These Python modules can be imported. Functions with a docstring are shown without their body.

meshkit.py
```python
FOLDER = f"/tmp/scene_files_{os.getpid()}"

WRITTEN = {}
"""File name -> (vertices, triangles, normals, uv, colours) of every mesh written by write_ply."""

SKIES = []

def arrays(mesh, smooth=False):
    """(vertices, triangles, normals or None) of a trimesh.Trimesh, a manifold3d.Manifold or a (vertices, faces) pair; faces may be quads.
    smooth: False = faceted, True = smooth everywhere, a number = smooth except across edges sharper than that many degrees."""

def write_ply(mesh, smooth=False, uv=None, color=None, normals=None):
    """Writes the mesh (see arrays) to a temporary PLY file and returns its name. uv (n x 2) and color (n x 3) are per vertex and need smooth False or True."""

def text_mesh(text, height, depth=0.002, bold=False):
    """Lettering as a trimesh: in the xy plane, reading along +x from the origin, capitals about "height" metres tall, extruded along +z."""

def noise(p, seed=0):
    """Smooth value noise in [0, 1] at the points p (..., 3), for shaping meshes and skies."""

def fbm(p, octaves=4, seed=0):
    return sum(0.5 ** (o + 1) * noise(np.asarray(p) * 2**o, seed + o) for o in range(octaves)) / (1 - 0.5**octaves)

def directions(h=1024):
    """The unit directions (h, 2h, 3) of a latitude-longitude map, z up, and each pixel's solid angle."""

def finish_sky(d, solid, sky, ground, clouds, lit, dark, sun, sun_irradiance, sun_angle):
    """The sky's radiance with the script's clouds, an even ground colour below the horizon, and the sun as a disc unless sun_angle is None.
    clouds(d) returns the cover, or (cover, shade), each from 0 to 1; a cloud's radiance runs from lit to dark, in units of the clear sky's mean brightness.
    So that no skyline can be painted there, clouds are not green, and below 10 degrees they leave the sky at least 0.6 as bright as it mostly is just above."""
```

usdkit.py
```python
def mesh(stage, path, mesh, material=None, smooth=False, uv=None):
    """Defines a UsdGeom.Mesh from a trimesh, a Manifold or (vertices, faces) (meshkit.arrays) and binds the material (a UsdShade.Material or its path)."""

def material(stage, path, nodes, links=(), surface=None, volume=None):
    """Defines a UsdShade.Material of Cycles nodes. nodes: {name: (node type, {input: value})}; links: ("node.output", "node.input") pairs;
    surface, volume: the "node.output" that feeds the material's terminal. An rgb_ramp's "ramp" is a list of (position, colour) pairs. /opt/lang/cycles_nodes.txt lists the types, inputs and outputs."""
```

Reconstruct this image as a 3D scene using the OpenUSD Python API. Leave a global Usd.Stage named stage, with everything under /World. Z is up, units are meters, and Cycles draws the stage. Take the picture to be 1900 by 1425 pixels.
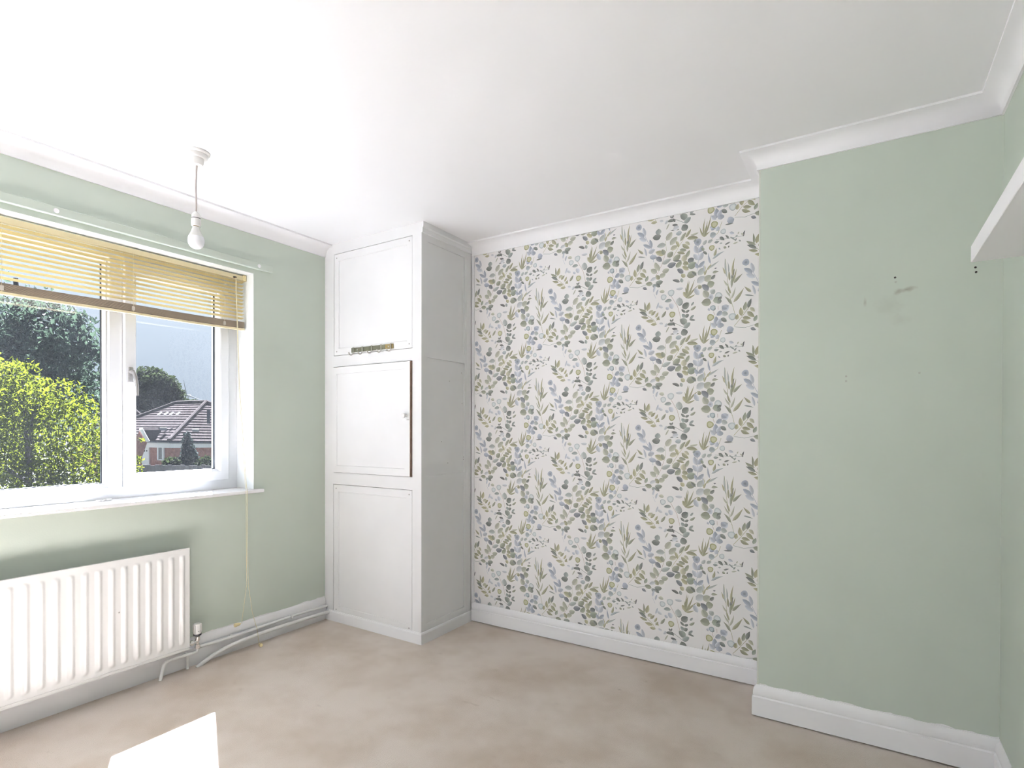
import math, numpy as np, trimesh, usdkit
from pxr import Usd, UsdGeom, UsdLux, UsdShade, Gf, Sdf, Vt
from shapely.geometry import Polygon, box as sbox

stage = Usd.Stage.CreateInMemory()
UsdGeom.SetStageUpAxis(stage, 'Z'); UsdGeom.SetStageMetersPerUnit(stage, 1.0)
world = UsdGeom.Xform.Define(stage, '/World'); stage.SetDefaultPrim(world.GetPrim())
rng = np.random.default_rng(7)

# ------------------------------------------------------------------ camera
EYE = np.array([2.9345, -2.8673, 1.2209]); YAW, PITCH, ROLL, FPX, PPY = 32.2775, -0.3332, 0.1183, 1029.18, 803.58
yw, pt, rl = np.radians([YAW, PITCH, ROLL])
FWD = np.array([-np.sin(yw)*np.cos(pt), np.cos(yw)*np.cos(pt), np.sin(pt)])
R0 = np.cross(FWD, [0, 0, 1]); R0 /= np.linalg.norm(R0); U0 = np.cross(R0, FWD)
RGT, UPV = R0*np.cos(rl) + U0*np.sin(rl), U0*np.cos(rl) - R0*np.sin(rl)
cam = UsdGeom.Camera.Define(stage, '/World/camera')
HA = 36.0
cam.CreateHorizontalApertureAttr(HA); cam.CreateVerticalApertureAttr(HA*1425/1900)
cam.CreateFocalLengthAttr(HA*FPX/1900)
cam.CreateHorizontalApertureOffsetAttr(0.0); cam.CreateVerticalApertureOffsetAttr((PPY-712.5)/1900*HA)
cam.CreateClippingRangeAttr(Gf.Vec2f(0.05, 5000)); cam.CreateFStopAttr(0.0)
m4 = np.eye(4); m4[0, :3], m4[1, :3], m4[2, :3], m4[3, :3] = RGT, UPV, -FWD, EYE
cam.AddTransformOp().Set(Gf.Matrix4d(m4.tolist()))
cam.CreateExposureAttr(0.80)

# ------------------------------------------------------------------ daylight
SUN_AZ = np.array([-0.8767, 0.4810]); SUN_EL = math.radians(54.6)
SUN = np.array([*(SUN_AZ*math.cos(SUN_EL)), math.sin(SUN_EL)])
sun = UsdLux.DistantLight.Define(stage, '/World/sun')
sun.CreateIntensityAttr(14.0); sun.CreateNormalizeAttr(True); sun.CreateAngleAttr(0.53); sun.CreateColorAttr(Gf.Vec3f(0.975, 0.975, 1.16))
zz = SUN; xx = np.cross([0, 0, 1], zz); xx /= np.linalg.norm(xx); yy = np.cross(zz, xx)
ms = np.eye(4); ms[0, :3], ms[1, :3], ms[2, :3] = xx, yy, zz
sun.AddTransformOp().Set(Gf.Matrix4d(ms.tolist()))
sky_mat = usdkit.material(stage, '/World/Looks/sky_gradient', {
    'tc': ('texture_coordinate', {}), 'sep': ('separate_xyz', {}),
    'ramp': ('rgb_ramp', {'ramp': [(0, (0.62, 0.72, 0.88)), (0.12, (0.60, 0.71, 0.90)), (0.4, (0.40, 0.58, 0.92)), (1, (0.24, 0.44, 0.86))]}),
    'dot': ('vector_math', {'math_type': 'dot_product', 'vector2': tuple(SUN)}), 'pos': ('math', {'math_type': 'maximum', 'value2': 0.0}), 'pw': ('math', {'math_type': 'power', 'value2': 10.0}),
    'gl': ('math', {'math_type': 'multiply', 'value2': 13.0}), 'add': ('mix', {'mix_type': 'add', 'fac': 1.0}), 'gc': ('combine_xyz', {}),
    'bg': ('background_shader', {'strength': 0.43})},
    [('tc.generated', 'sep.vector'), ('sep.z', 'ramp.fac'), ('tc.generated', 'dot.vector1'), ('dot.value', 'pos.value1'), ('pos.value', 'pw.value1'), ('pw.value', 'gl.value1'),
     ('gl.value', 'gc.x'), ('gl.value', 'gc.y'), ('gl.value', 'gc.z'), ('ramp.color', 'add.color1'), ('gc.vector', 'add.color2'), ('add.color', 'bg.color')], surface='bg.background')
dome = UsdLux.DomeLight.Define(stage, '/World/sky'); dome.CreateIntensityAttr(1.0)
UsdShade.MaterialBindingAPI.Apply(dome.GetPrim()).Bind(sky_mat)

# ------------------------------------------------------------------ helpers
def at(u, v, depth):
    """The point seen at (u, v) of the 1900 x 1425 photograph, depth metres ahead of the camera: a fixed world position."""
    return EYE + depth*(FWD + RGT*(u - 950)/FPX - UPV*(v - PPY)/FPX)

used = {}
def numbered(path):
    n = used.get(path, 0); used[path] = n + 1
    return path if n == 0 else f'{path}_{n:03d}'
def tag(prim, label=None, cat=None, group=None, kind=None):
    p = prim.GetPrim()
    for k, v in (('label', label), ('category', cat), ('group', group), ('kind', kind)):
        if v: p.SetCustomDataByKey(k, v)
    return prim
def pth(parent): return '/World' if parent is None else str(parent.GetPath())
def obj(name, mesh, mat, parent=None, smooth=35, label=None, kind=None):
    p = usdkit.mesh(stage, numbered(pth(parent) + '/' + name), mesh, M[mat] if isinstance(mat, str) else mat, smooth=smooth)
    return tag(p, label, None, None, kind)
def thing(name, label, cat, loc=(0, 0, 0), group=None, kind=None):
    x = UsdGeom.Xform.Define(stage, numbered('/World/' + name)); x.AddTranslateOp().Set(Gf.Vec3d(*map(float, loc)))
    x.loc = np.array(loc, float)
    return tag(x, label, cat, group, kind)
def rel(t, mesh):
    """Shift a mesh given in world coordinates into the frame of thing t."""
    m = mesh.copy(); m.apply_translation(-t.loc); return m
def part(t, name, mesh, mat, parent=None, **k):
    return obj(name, rel(t, mesh), mat, parent or t, **k)
def cat(*ms):
    ms = [m for x in ms for m in (x if isinstance(x, (list, tuple)) else [x])]
    return trimesh.util.concatenate(ms)

def box(x0, x1, y0, y1, z0, z1, b=0.0):
    if b <= 0:
        m = trimesh.creation.box([x1-x0, y1-y0, z1-z0]); m.apply_translation([(x0+x1)/2, (y0+y1)/2, (z0+z1)/2]); return m
    P = []
    for sx in (0, 1):
        for sy in (0, 1):
            for sz in (0, 1):
                c = np.array([(x0, x1)[sx], (y0, y1)[sy], (z0, z1)[sz]]); s = np.array([1-2*sx, 1-2*sy, 1-2*sz])*b
                P += [c + s*np.array(k) for k in ((1, 1, 0), (1, 0, 1), (0, 1, 1))]
    return trimesh.convex.convex_hull(np.array(P))
def lathe(prof, n=32, axis='z', loc=(0, 0, 0)):
    prof = np.array(prof, float); a = np.linspace(0, 2*np.pi, n, endpoint=False)
    k = len(prof); v = np.stack([np.outer(np.cos(a), prof[:, 0]), np.outer(np.sin(a), prof[:, 0]), np.tile(prof[:, 1], (n, 1))], -1).reshape(-1, 3)
    f = []
    for i in range(n):
        j = (i+1) % n
        for q in range(k-1):
            f.append([i*k+q, j*k+q, j*k+q+1]); f.append([i*k+q, j*k+q+1, i*k+q+1])
    m = trimesh.Trimesh(v, f, process=True)
    m.update_faces(m.nondegenerate_faces())
    if axis == 'x': m.vertices = m.vertices[:, [2, 1, 0]]*[1, 1, 1]
    if axis == 'y': m.vertices = m.vertices[:, [0, 2, 1]]
    m.apply_translation(loc); m.fix_normals(); return m
def tube(path, r, n=10, sub=0):
    P = np.array(path, float)
    if sub:
        from scipy.interpolate import CubicSpline
        t = np.r_[0, np.cumsum(np.linalg.norm(np.diff(P, axis=0), axis=1))]
        P = CubicSpline(t, P)(np.linspace(0, t[-1], sub))
    R = np.broadcast_to(np.asarray(r, float), (len(P),))
    T = np.gradient(P, axis=0); T /= np.linalg.norm(T, axis=1)[:, None]
    up = np.array([0, 0, 1.0]) if abs(T[0, 2]) < .9 else np.array([1.0, 0, 0])
    v = []
    for p, t, rr in zip(P, T, R):
        a = np.cross(t, up); a /= np.linalg.norm(a); b = np.cross(a, t); up = b
        ang = np.linspace(0, 2*np.pi, n, endpoint=False)
        v.append(p + rr*(np.outer(np.cos(ang), a) + np.outer(np.sin(ang), b)))
    v = np.vstack(v); f = []
    for i in range(len(P)-1):
        for j in range(n):
            k = (j+1) % n
            f += [[i*n+j, i*n+k, (i+1)*n+k], [i*n+j, (i+1)*n+k, (i+1)*n+j]]
    e = len(v); v = np.vstack([v, P[0], P[-1]])
    for j in range(n):
        k = (j+1) % n; f += [[e, k, j], [e+1, (len(P)-1)*n+j, (len(P)-1)*n+k]]
    m = trimesh.Trimesh(v, f, process=False); m.fix_normals(); return m
def molding(path, prof, z0=0.0, cap0=True, cap1=True):
    """Profile [(out, z)] swept along a wall line; 'out' is to the right of the direction of travel; mitred corners."""
    P = np.array(path, float); n = len(P); prof = np.array(prof, float); k = len(prof)
    d = np.diff(P, axis=0); d /= np.linalg.norm(d, axis=1)[:, None]; nr = np.stack([d[:, 1], -d[:, 0]], 1)
    V = []
    for i in range(n):
        if i == 0: o = nr[0]
        elif i == n-1: o = nr[-1]
        else: o = (nr[i-1] + nr[i]) / (1 + nr[i-1] @ nr[i])
        V.append(np.column_stack([P[i] + np.outer(prof[:, 0], o), np.full(k, z0) + prof[:, 1]]))
    V = np.array(V).reshape(-1, 3); F = []
    for i in range(n-1):
        for j in range(k):
            l = (j+1) % k
            F += [[i*k+j, i*k+l, (i+1)*k+l], [i*k+j, (i+1)*k+l, (i+1)*k+j]]
    pv = Polygon(prof)
    from shapely.ops import triangulate
    from mapbox_earcut import triangulate_float64 as ec
    tri = ec(prof.astype(np.float64), np.array([k], np.uint32)).reshape(-1, 3)
    if cap0: F += [list(t) for t in tri]
    if cap1: F += [[(n-1)*k+t[0], (n-1)*k+t[2], (n-1)*k+t[1]] for t in tri]
    m = trimesh.Trimesh(V, F, process=False); m.fix_normals(); return m
def frame_loop(y0, y1, z0, z1, prof):
    """A mitred rectangular frame in a plane of constant x: prof [(inset, x)]."""
    prof = np.array(prof, float); k = len(prof); V = []
    for (y, sy, z, sz) in ((y0, 1, z0, 1), (y1, -1, z0, 1), (y1, -1, z1, -1), (y0, 1, z1, -1)):
        V.append(np.column_stack([prof[:, 1], y + sy*prof[:, 0], z + sz*prof[:, 0]]))
    V = np.array(V).reshape(-1, 3); F = []
    for i in range(4):
        a = i*k; b = ((i+1) % 4)*k
        for j in range(k):
            l = (j+1) % k
            F += [[a+j, a+l, b+l], [a+j, b+l, b+j]]
    m = trimesh.Trimesh(V, F, process=False); m.fix_normals(); return m
def prism(poly, axis, a, b):
    """Extrude a polygon: axis 'x' -> poly in (y,z); 'y' -> (x,z); 'z' -> (x,y)."""
    m = trimesh.creation.extrude_polygon(poly if isinstance(poly, Polygon) else Polygon(poly), b-a, engine='earcut')
    v = m.vertices.copy(); w = v[:, 2] + a
    m.vertices = {'x': np.column_stack([w, v[:, 0], v[:, 1]]), 'y': np.column_stack([v[:, 0], w, v[:, 1]]), 'z': np.column_stack([v[:, 0], v[:, 1], w])}[axis]
    m.fix_normals(); return m

# ------------------------------------------------------------------ materials
M = {}
def mk(name, nodes, links, surface='p.BSDF'):
    M[name] = usdkit.material(stage, '/World/Looks/' + name, nodes, links, surface=surface); return M[name]
def plain(name, col, rough=0.5, var=0.0, vscale=6.0, bump=0.0, bscale=120.0, metallic=0.0, spec=0.5, detail=3):
    n = {'p': ('principled_bsdf', {'base_color': col, 'roughness': rough, 'metallic': metallic, 'specular_ior_level': spec})}; l = []
    if var or bump: n['g'] = ('geometry', {})
    if var:
        n['n'] = ('noise_texture', {'scale': vscale, 'detail': detail, 'roughness': 0.6})
        n['r'] = ('rgb_ramp', {'ramp': [(0.25, tuple(c*(1-var) for c in col)), (0.75, tuple(min(1, c*(1+var)) for c in col))]})
        l += [('g.position', 'n.vector'), ('n.fac', 'r.fac'), ('r.color', 'p.base_color')]
    if bump:
        n['bn'] = ('noise_texture', {'scale': bscale, 'detail': 3.0}); n['b'] = ('bump', {'strength': bump, 'distance': 0.002})
        l += [('g.position', 'bn.vector'), ('bn.fac', 'b.height'), ('b.normal', 'p.normal')]
    return mk(name, n, l)
SAGE = (0.585, 0.65, 0.565)
plain('sage_paint', SAGE, 0.62, 0.035, 1.6, 0.10, 160)
plain('ceiling_paint', (0.91, 0.91, 0.91), 0.8, 0.012, 1.2, 0.08, 90)
plain('white_gloss', (0.88, 0.88, 0.88), 0.32, 0.02, 5.0, 0.05, 40)
plain('coving_paint', (0.90, 0.90, 0.90), 0.6, 0.015, 4.0, 0.08, 60)
plain('cupboard_paint', (0.81, 0.81, 0.80), 0.42, 0.03, 3.0, 0.10, 45)
plain('upvc', (0.80, 0.81, 0.82), 0.25, 0.01, 4.0)
plain('bead_paint', (0.66, 0.69, 0.61), 0.6, 0.06, 30.0)
plain('reveal_paint', (0.82, 0.85, 0.82), 0.55, 0.03, 9.0)
plain('gasket', (0.05, 0.055, 0.06), 0.5)
plain('sill_gloss', (0.86, 0.86, 0.855), 0.25, 0.015, 6.0)
plain('radiator_enamel', (0.78, 0.78, 0.755), 0.22, 0.01, 4.0)
plain('pipe_paint', (0.83, 0.83, 0.80), 0.35, 0.04, 20.0, 0.1, 80)
plain('chrome', (0.78, 0.77, 0.75), 0.16, metallic=1.0)
plain('brass_plate', (0.62, 0.48, 0.24), 0.25, metallic=1.0)
plain('black_plastic', (0.03, 0.03, 0.035), 0.4)
plain('white_plastic', (0.83, 0.82, 0.79), 0.35)
plain('flex_cable', (0.50, 0.44, 0.41), 0.5)
plain('bulb_dome', (0.88, 0.88, 0.90), 0.35)
plain('bulb_neck', (0.74, 0.73, 0.69), 0.4)
plain('raw_wood', (0.38, 0.27, 0.20), 0.7, 0.25, 40.0)
plain('dark_gap', (0.05, 0.04, 0.035), 0.9)
plain('screw_head', (0.42, 0.40, 0.37), 0.5)
plain('shelf_white', (0.84, 0.84, 0.85), 0.35)
plain('cream_plastic', (0.82, 0.70, 0.40), 0.4)
plain('cord_cream', (0.78, 0.72, 0.50), 0.7)
plain('hole_dark', (0.06, 0.05, 0.045), 0.9)
plain('plug_grey', (0.50, 0.52, 0.46), 0.7)
plain('handle_silver', (0.40, 0.39, 0.38), 0.3, metallic=0.6)
plain('headrail_cream', (0.80, 0.70, 0.44), 0.35)
plain('clip_clear', (0.62, 0.58, 0.50), 0.25)
plain('rail_steel', (0.34, 0.33, 0.25), 0.28, metallic=0.85)
plain('hook_chrome', (0.62, 0.60, 0.56), 0.2, metallic=1.0)
plain('ridge_mortar', (0.050, 0.044, 0.041), 0.9, 0.3, 3.0, spec=0.0)
def leafy(name, col, trans, mixf=0.5, var=0.35):
    mk(name, {'oi': ('geometry', {}), 'r': ('rgb_ramp', {'ramp': [(0, tuple(c*(1-var) for c in col)), (1, tuple(c*(1+var) for c in col))]}),
              'r2': ('rgb_ramp', {'ramp': [(0, tuple(c*(1-var) for c in trans)), (1, tuple(c*(1+var) for c in trans))]}),
              'd': ('principled_bsdf', {'roughness': 0.5, 'specular_ior_level': 0.03}), 't': ('translucent_bsdf', {}), 'm': ('mix_closure', {'fac': mixf})},
       [('oi.random_per_island', 'r.fac'), ('oi.random_per_island', 'r2.fac'), ('r.color', 'd.base_color'), ('r2.color', 't.color'), ('d.BSDF', 'm.closure1'), ('t.BSDF', 'm.closure2')], 'm.closure')
# slats: cream, letting some sunlight glow through
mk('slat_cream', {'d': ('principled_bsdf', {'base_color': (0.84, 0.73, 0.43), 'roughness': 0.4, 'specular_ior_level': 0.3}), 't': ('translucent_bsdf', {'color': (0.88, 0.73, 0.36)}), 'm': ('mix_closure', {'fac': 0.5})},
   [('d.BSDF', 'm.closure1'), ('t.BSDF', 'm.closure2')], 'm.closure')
mk('slat_stack_shaded', {'p': ('principled_bsdf', {'base_color': (0.43, 0.355, 0.265), 'roughness': 0.45, 'specular_ior_level': 0.3})}, [])  # gathered slats: grubby cream, with the shade of the stack put into the colour
# window glass with dried dust
mk('window_glass', {'g': ('geometry', {}), 'n': ('noise_texture', {'scale': 260.0, 'detail': 2.0, 'roughness': 0.7}), 'n2': ('noise_texture', {'scale': 3.0, 'detail': 3.0}),
                    'mr': ('map_range', {'from_min': 0.42, 'from_max': 0.80, 'to_min': 0.001, 'to_max': 0.02, 'clamp': True}), 'mu': ('math', {'math_type': 'multiply'}),
                    'tr': ('transparent_bsdf', {'color': (0.95, 0.97, 0.965)}), 'gl': ('glossy_bsdf', {'color': (1, 1, 1), 'roughness': 0.01}), 'lw': ('layer_weight', {'blend': 0.5}), 'pw': ('math', {'math_type': 'power', 'value2': 4.0}), 'fr': ('math', {'math_type': 'multiply_add', 'value2': 0.8, 'value3': 0.025}),
                    'du': ('translucent_bsdf', {'color': (0.75, 0.80, 0.86)}), 'm1': ('mix_closure', {}), 'm2': ('mix_closure', {})},
   [('g.position', 'n.vector'), ('g.position', 'n2.vector'), ('n.fac', 'mr.value'), ('mr.result', 'mu.value1'), ('n2.fac', 'mu.value2'), ('lw.facing', 'pw.value1'), ('pw.value', 'fr.value1'), ('fr.value', 'm1.fac'), ('tr.BSDF', 'm1.closure1'), ('gl.BSDF', 'm1.closure2'),
    ('mu.value', 'm2.fac'), ('m1.closure', 'm2.closure1'), ('du.BSDF', 'm2.closure2')], 'm2.closure')
# carpet: speckled beige loop pile with a few scuffs
mk('carpet', {'g': ('geometry', {}), 'n1': ('noise_texture', {'scale': 420.0, 'detail': 2.0, 'roughness': 0.7}), 'n2': ('noise_texture', {'scale': 2.2, 'detail': 5.0, 'roughness': 0.62}),
              'mp': ('mapping', {'scale': (5.0, 16.0, 1.0), 'rotation': (0, 0, 0.35)}), 'n3': ('noise_texture', {'scale': 1.0, 'detail': 4.0, 'roughness': 0.7}),
              'r1': ('rgb_ramp', {'ramp': [(0.28, (0.61, 0.525, 0.445)), (0.72, (0.87, 0.79, 0.71))]}),
              'r2': ('rgb_ramp', {'ramp': [(0.34, (0.82, 0.775, 0.72)), (0.60, (1.0, 1.0, 1.0))]}),
              'r3': ('rgb_ramp', {'ramp': [(0.22, (0.72, 0.68, 0.63)), (0.36, (1, 1, 1))]}),
              'n4': ('noise_texture', {'scale': 11.0, 'detail': 3.0, 'roughness': 0.6}), 'r4': ('rgb_ramp', {'ramp': [(0.70, (1, 1, 1)), (0.79, (0.62, 0.58, 0.54))]}), 'mx3': ('mix', {'mix_type': 'multiply', 'fac': 0.8}), 'mx': ('mix', {'mix_type': 'multiply', 'fac': 1.0}), 'mx2': ('mix', {'mix_type': 'multiply', 'fac': 0.8}),
              'b': ('bump', {'strength': 0.55, 'distance': 0.004}), 'p': ('principled_bsdf', {'roughness': 0.95, 'specular_ior_level': 0.08, 'sheen_weight': 0.12})},
   [('g.position', 'n1.vector'), ('g.position', 'n2.vector'), ('g.position', 'mp.vector'), ('mp.vector', 'n3.vector'), ('n1.fac', 'r1.fac'), ('n2.fac', 'r2.fac'), ('n3.fac', 'r3.fac'),
    ('r1.color', 'mx.color1'), ('r2.color', 'mx.color2'), ('mx.color', 'mx2.color1'), ('r3.color', 'mx2.color2'), ('mx2.color', 'mx3.color1'), ('g.position', 'n4.vector'), ('n4.fac', 'r4.fac'), ('r4.color', 'mx3.color2'), ('mx3.color', 'p.base_color'), ('n1.fac', 'b.height'), ('b.normal', 'p.normal')])
plain('wallpaper_ground', (0.86, 0.845, 0.83), 0.6, 0.01, 2.0, 0.12, 220)
mk('leaf_ink', {'a': ('attribute', {'attribute': 'tint'}), 'p': ('principled_bsdf', {'roughness': 0.6, 'specular_ior_level': 0.4})}, [('a.color', 'p.base_color')])
# the chimney breast's paint carries one rubbed brown mark and fainter smudges
def mark(cx, cz, sx, sz, tilt=0.0): return (cx, cz, sx, sz, tilt)
marks = [(3.072, 1.754, 0.030, 0.009, 0.20, 0.55), (3.045, 1.748, 0.014, 0.010, 0.0, 0.30), (2.941, 1.722, 0.005, 0.016, 0.0, 0.35), (3.02, 1.70, 0.05, 0.035, 0.3, 0.12), (3.055, 1.64, 0.03, 0.02, 0.0, 0.10)]
nn = {'g': ('geometry', {}), 'nz': ('noise_texture', {'scale': 45.0, 'detail': 3.0}), 'n': ('noise_texture', {'scale': 1.6, 'detail': 3.0}),
      'r': ('rgb_ramp', {'ramp': [(0.25, tuple(c*0.965 for c in SAGE)), (0.75, tuple(c*1.035 for c in SAGE))]}),
      'bn': ('noise_texture', {'scale': 160.0, 'detail': 3.0}), 'b': ('bump', {'strength': 0.10, 'distance': 0.002}),
      'p': ('principled_bsdf', {'roughness': 0.62})}
ll = [('g.position', 'n.vector'), ('n.fac', 'r.fac'), ('g.position', 'bn.vector'), ('bn.fac', 'b.height'), ('b.normal', 'p.normal'), ('g.position', 'nz.vector')]
prev = 'r.color'
for i, (mx_, mz_, sx, sz, tl, am) in enumerate(marks):
    nn[f'o{i}'] = ('vector_math', {'math_type': 'subtract', 'vector2': (mx_, -0.30, mz_)})
    nn[f'm{i}'] = ('mapping', {'rotation': (0, tl, 0), 'scale': (1, 0, 1)})
    nn[f's{i}'] = ('vector_math', {'math_type': 'divide', 'vector2': (sx, 1, sz)})
    nn[f'l{i}'] = ('vector_math', {'math_type': 'length'})
    nn[f'w{i}'] = ('math', {'math_type': 'multiply_add', 'value2': 1.6}); nn[f'k{i}'] = ('map_range', {'from_min': 2.0, 'from_max': 0.9, 'to_min': 0.0, 'to_max': am, 'clamp': True})
    nn[f'x{i}'] = ('mix', {'mix_type': 'mix', 'color2': (0.26, 0.22, 0.16)})
    ll += [('g.position', f'o{i}.vector1'), (f'o{i}.vector', f'm{i}.vector'), (f'm{i}.vector', f's{i}.vector1'), (f's{i}.vector', f'l{i}.vector1'), ('nz.fac', f'w{i}.value1'), (f'l{i}.value', f'w{i}.value3'),
           (f'w{i}.value', f'k{i}.value'), (f'k{i}.result', f'x{i}.fac'), (prev, f'x{i}.color1')]
    prev = f'x{i}.color'
ll.append((prev, 'p.base_color')); mk('sage_paint_marked', nn, ll)

# ------------------------------------------------------------------ the room
H, XC, CB, XR, YN = 2.4, 2.558, 0.300, 3.349, -6.20      # ceiling, chimney-breast edge, its projection, right wall, unseen near wall set back for the added window
CW, CD = 0.821, 0.483                                     # cupboard width and depth
WY0, WY1, WZ0, WZ1 = -3.40, -0.979, 0.860, 2.108; VY0, VY1 = -6.00, -3.80          # window opening, then the added opening out of view
def struct(name, mesh, mat, label, c='wall', **k):
    o = obj(name, mesh, mat, **k); tag(o, label, c, None, 'structure'); return o
wallpoly = sbox(YN-0.15, -0.15, 0.3, 2.7)
wp = Polygon([(YN-0.15, -0.15), (0.3, -0.15), (0.3, 2.7), (YN-0.15, 2.7)], [[(a, WZ0), (a, WZ1), (b, WZ1), (b, WZ0)] for a, b in ((WY0, WY1), (VY0, VY1))])
struct('wall_left', prism(wp, 'x', -0.28, 0.0), 'sage_paint', 'sage green painted wall pierced by the wide window', smooth=False)
wb = struct('wall_back', box(-0.28, XR+0.15, 0.0, 0.15, -0.15, 2.7), 'wallpaper_ground', 'back wall papered in a white leaf pattern wallpaper', smooth=False)
struct('wall_chimney', box(XC, XR, -CB, 0.0, 0, H), 'sage_paint_marked', 'projecting sage green chimney breast with scuffs and plug holes', smooth=False)
struct('wall_right', box(XR, XR+0.15, YN-0.15, 0.15, -0.15, 2.7), 'sage_paint', 'sage green side wall at the right edge, carrying the white shelf', smooth=False)
struct('wall_near', box(-0.28, XR+0.15, YN-0.15, YN, -0.15, 2.7), 'ceiling_paint', 'unseen wall behind the viewpoint, made white to bounce daylight', smooth=False)  # out of view; its white is added to bounce daylight to the far side
struct('floor', box(0, XR, YN, 0, -0.15, 0), 'carpet', 'worn beige carpet over the whole bedroom floor', 'carpet', smooth=False)
struct('ceiling', box(0, XR, YN, 0, H, H+0.2), 'ceiling_paint', 'plain white painted ceiling', 'ceiling', smooth=False)
struct('roof', box(-0.55, XR+0.6, YN-0.6, 0.6, 2.72, 2.85), 'gasket', 'eaves and roof over the bedroom', 'roof', smooth=False)
# coving
A_, B_ = 0.0714, 0.0683
cv = [(0, -A_), (0, 0), (B_, 0), (B_, -0.009), (B_-0.009, -0.0115)]
for t in np.linspace(0.08, math.pi/2, 9): cv.append((B_-0.009-(B_-0.017)*math.sin(t), -0.012-(A_-0.015)*(1-math.cos(t))))
cv += [(0.008, -A_)]
struct('trim_1', molding([(0, YN), (0, -CD)], cv, H), 'coving_paint', 'white concave coving along the top of the window wall', 'coving')
struct('trim_2', molding([(CW, 0), (XC, 0), (XC, -CB), (XR, -CB), (XR, YN)], cv, H), 'coving_paint', 'white concave coving over the wallpaper, round the chimney breast and along the right wall', 'coving')
# skirting boards
def skp(h, t=0.018, z=0.0): return [(0, z), (t, z), (t, h*0.63), (t-0.0055, h*0.67), (t-0.0035, h*0.72), (t-0.0035, h*0.79), (t-0.006, h*0.90), (0.0055, h*0.97), (0.003, h), (0, h)]
struct('baseboard_left', molding([(0, YN), (0, -CD-0.006)], skp(0.141)), 'white_gloss', 'white moulded skirting board below the window and radiator', 'skirting board')
struct('baseboard_back', molding([(CW+0.008, 0), (XC, 0)], skp(0.118, z=0.005)), 'white_gloss', 'white moulded skirting board under the leaf wallpaper', 'skirting board')
struct('baseboard_chimney', molding([(XC, -0.016), (XC, -CB), (XR, -CB)], skp(0.134, z=0.006)), 'white_gloss', 'white moulded skirting board round the foot of the chimney breast', 'skirting board')
struct('baseboard_right', molding([(XR, -CB-0.016), (XR, YN)], skp(0.134)), 'white_gloss', 'white moulded skirting board of the right wall in the lower right corner', 'skirting board')
# brushed-over paint above the skirtings
def paint_edge(par, a, b, axis, plane, z, h, seed):
    r = np.random.default_rng(seed); n = int(abs(b-a)/0.006); t = np.linspace(a, b, n); w = np.convolve(r.normal(size=n+8), np.ones(9)/9, 'valid')*0.006 + np.interp(t, np.linspace(a, b, 40), r.uniform(0, h, 40))
    low = np.column_stack([t, np.full(n, z-0.003)]); top = np.column_stack([t, z+np.clip(w, 0.0005, None)]); V = []
    for p, (q, s) in enumerate(((low, 0.0), (top, 0.0), (top, 0.0006), (low, 0.0006))):
        V.append(np.column_stack([np.full(n, plane+s), q]) if axis == 'x' else np.column_stack([q[:, 0], np.full(n, plane-s), q[:, 1]]))
    V = np.vstack(V); F = []
    for i in range(n-1):
        for p in (1, 2): F += [[p*n+i, p*n+i+1, (p+1)*n+i+1], [p*n+i, (p+1)*n+i+1, (p+1)*n+i]]
    m = trimesh.Trimesh(V, F, process=False); m.fix_normals(); obj('paint_edge', m, 'white_gloss', stage.GetPrimAtPath('/World/'+par), smooth=False)
paint_edge('baseboard_left', -3.2, -CD-0.002, 'x', 0.0, 0.141, 0.007, 1)
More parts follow.
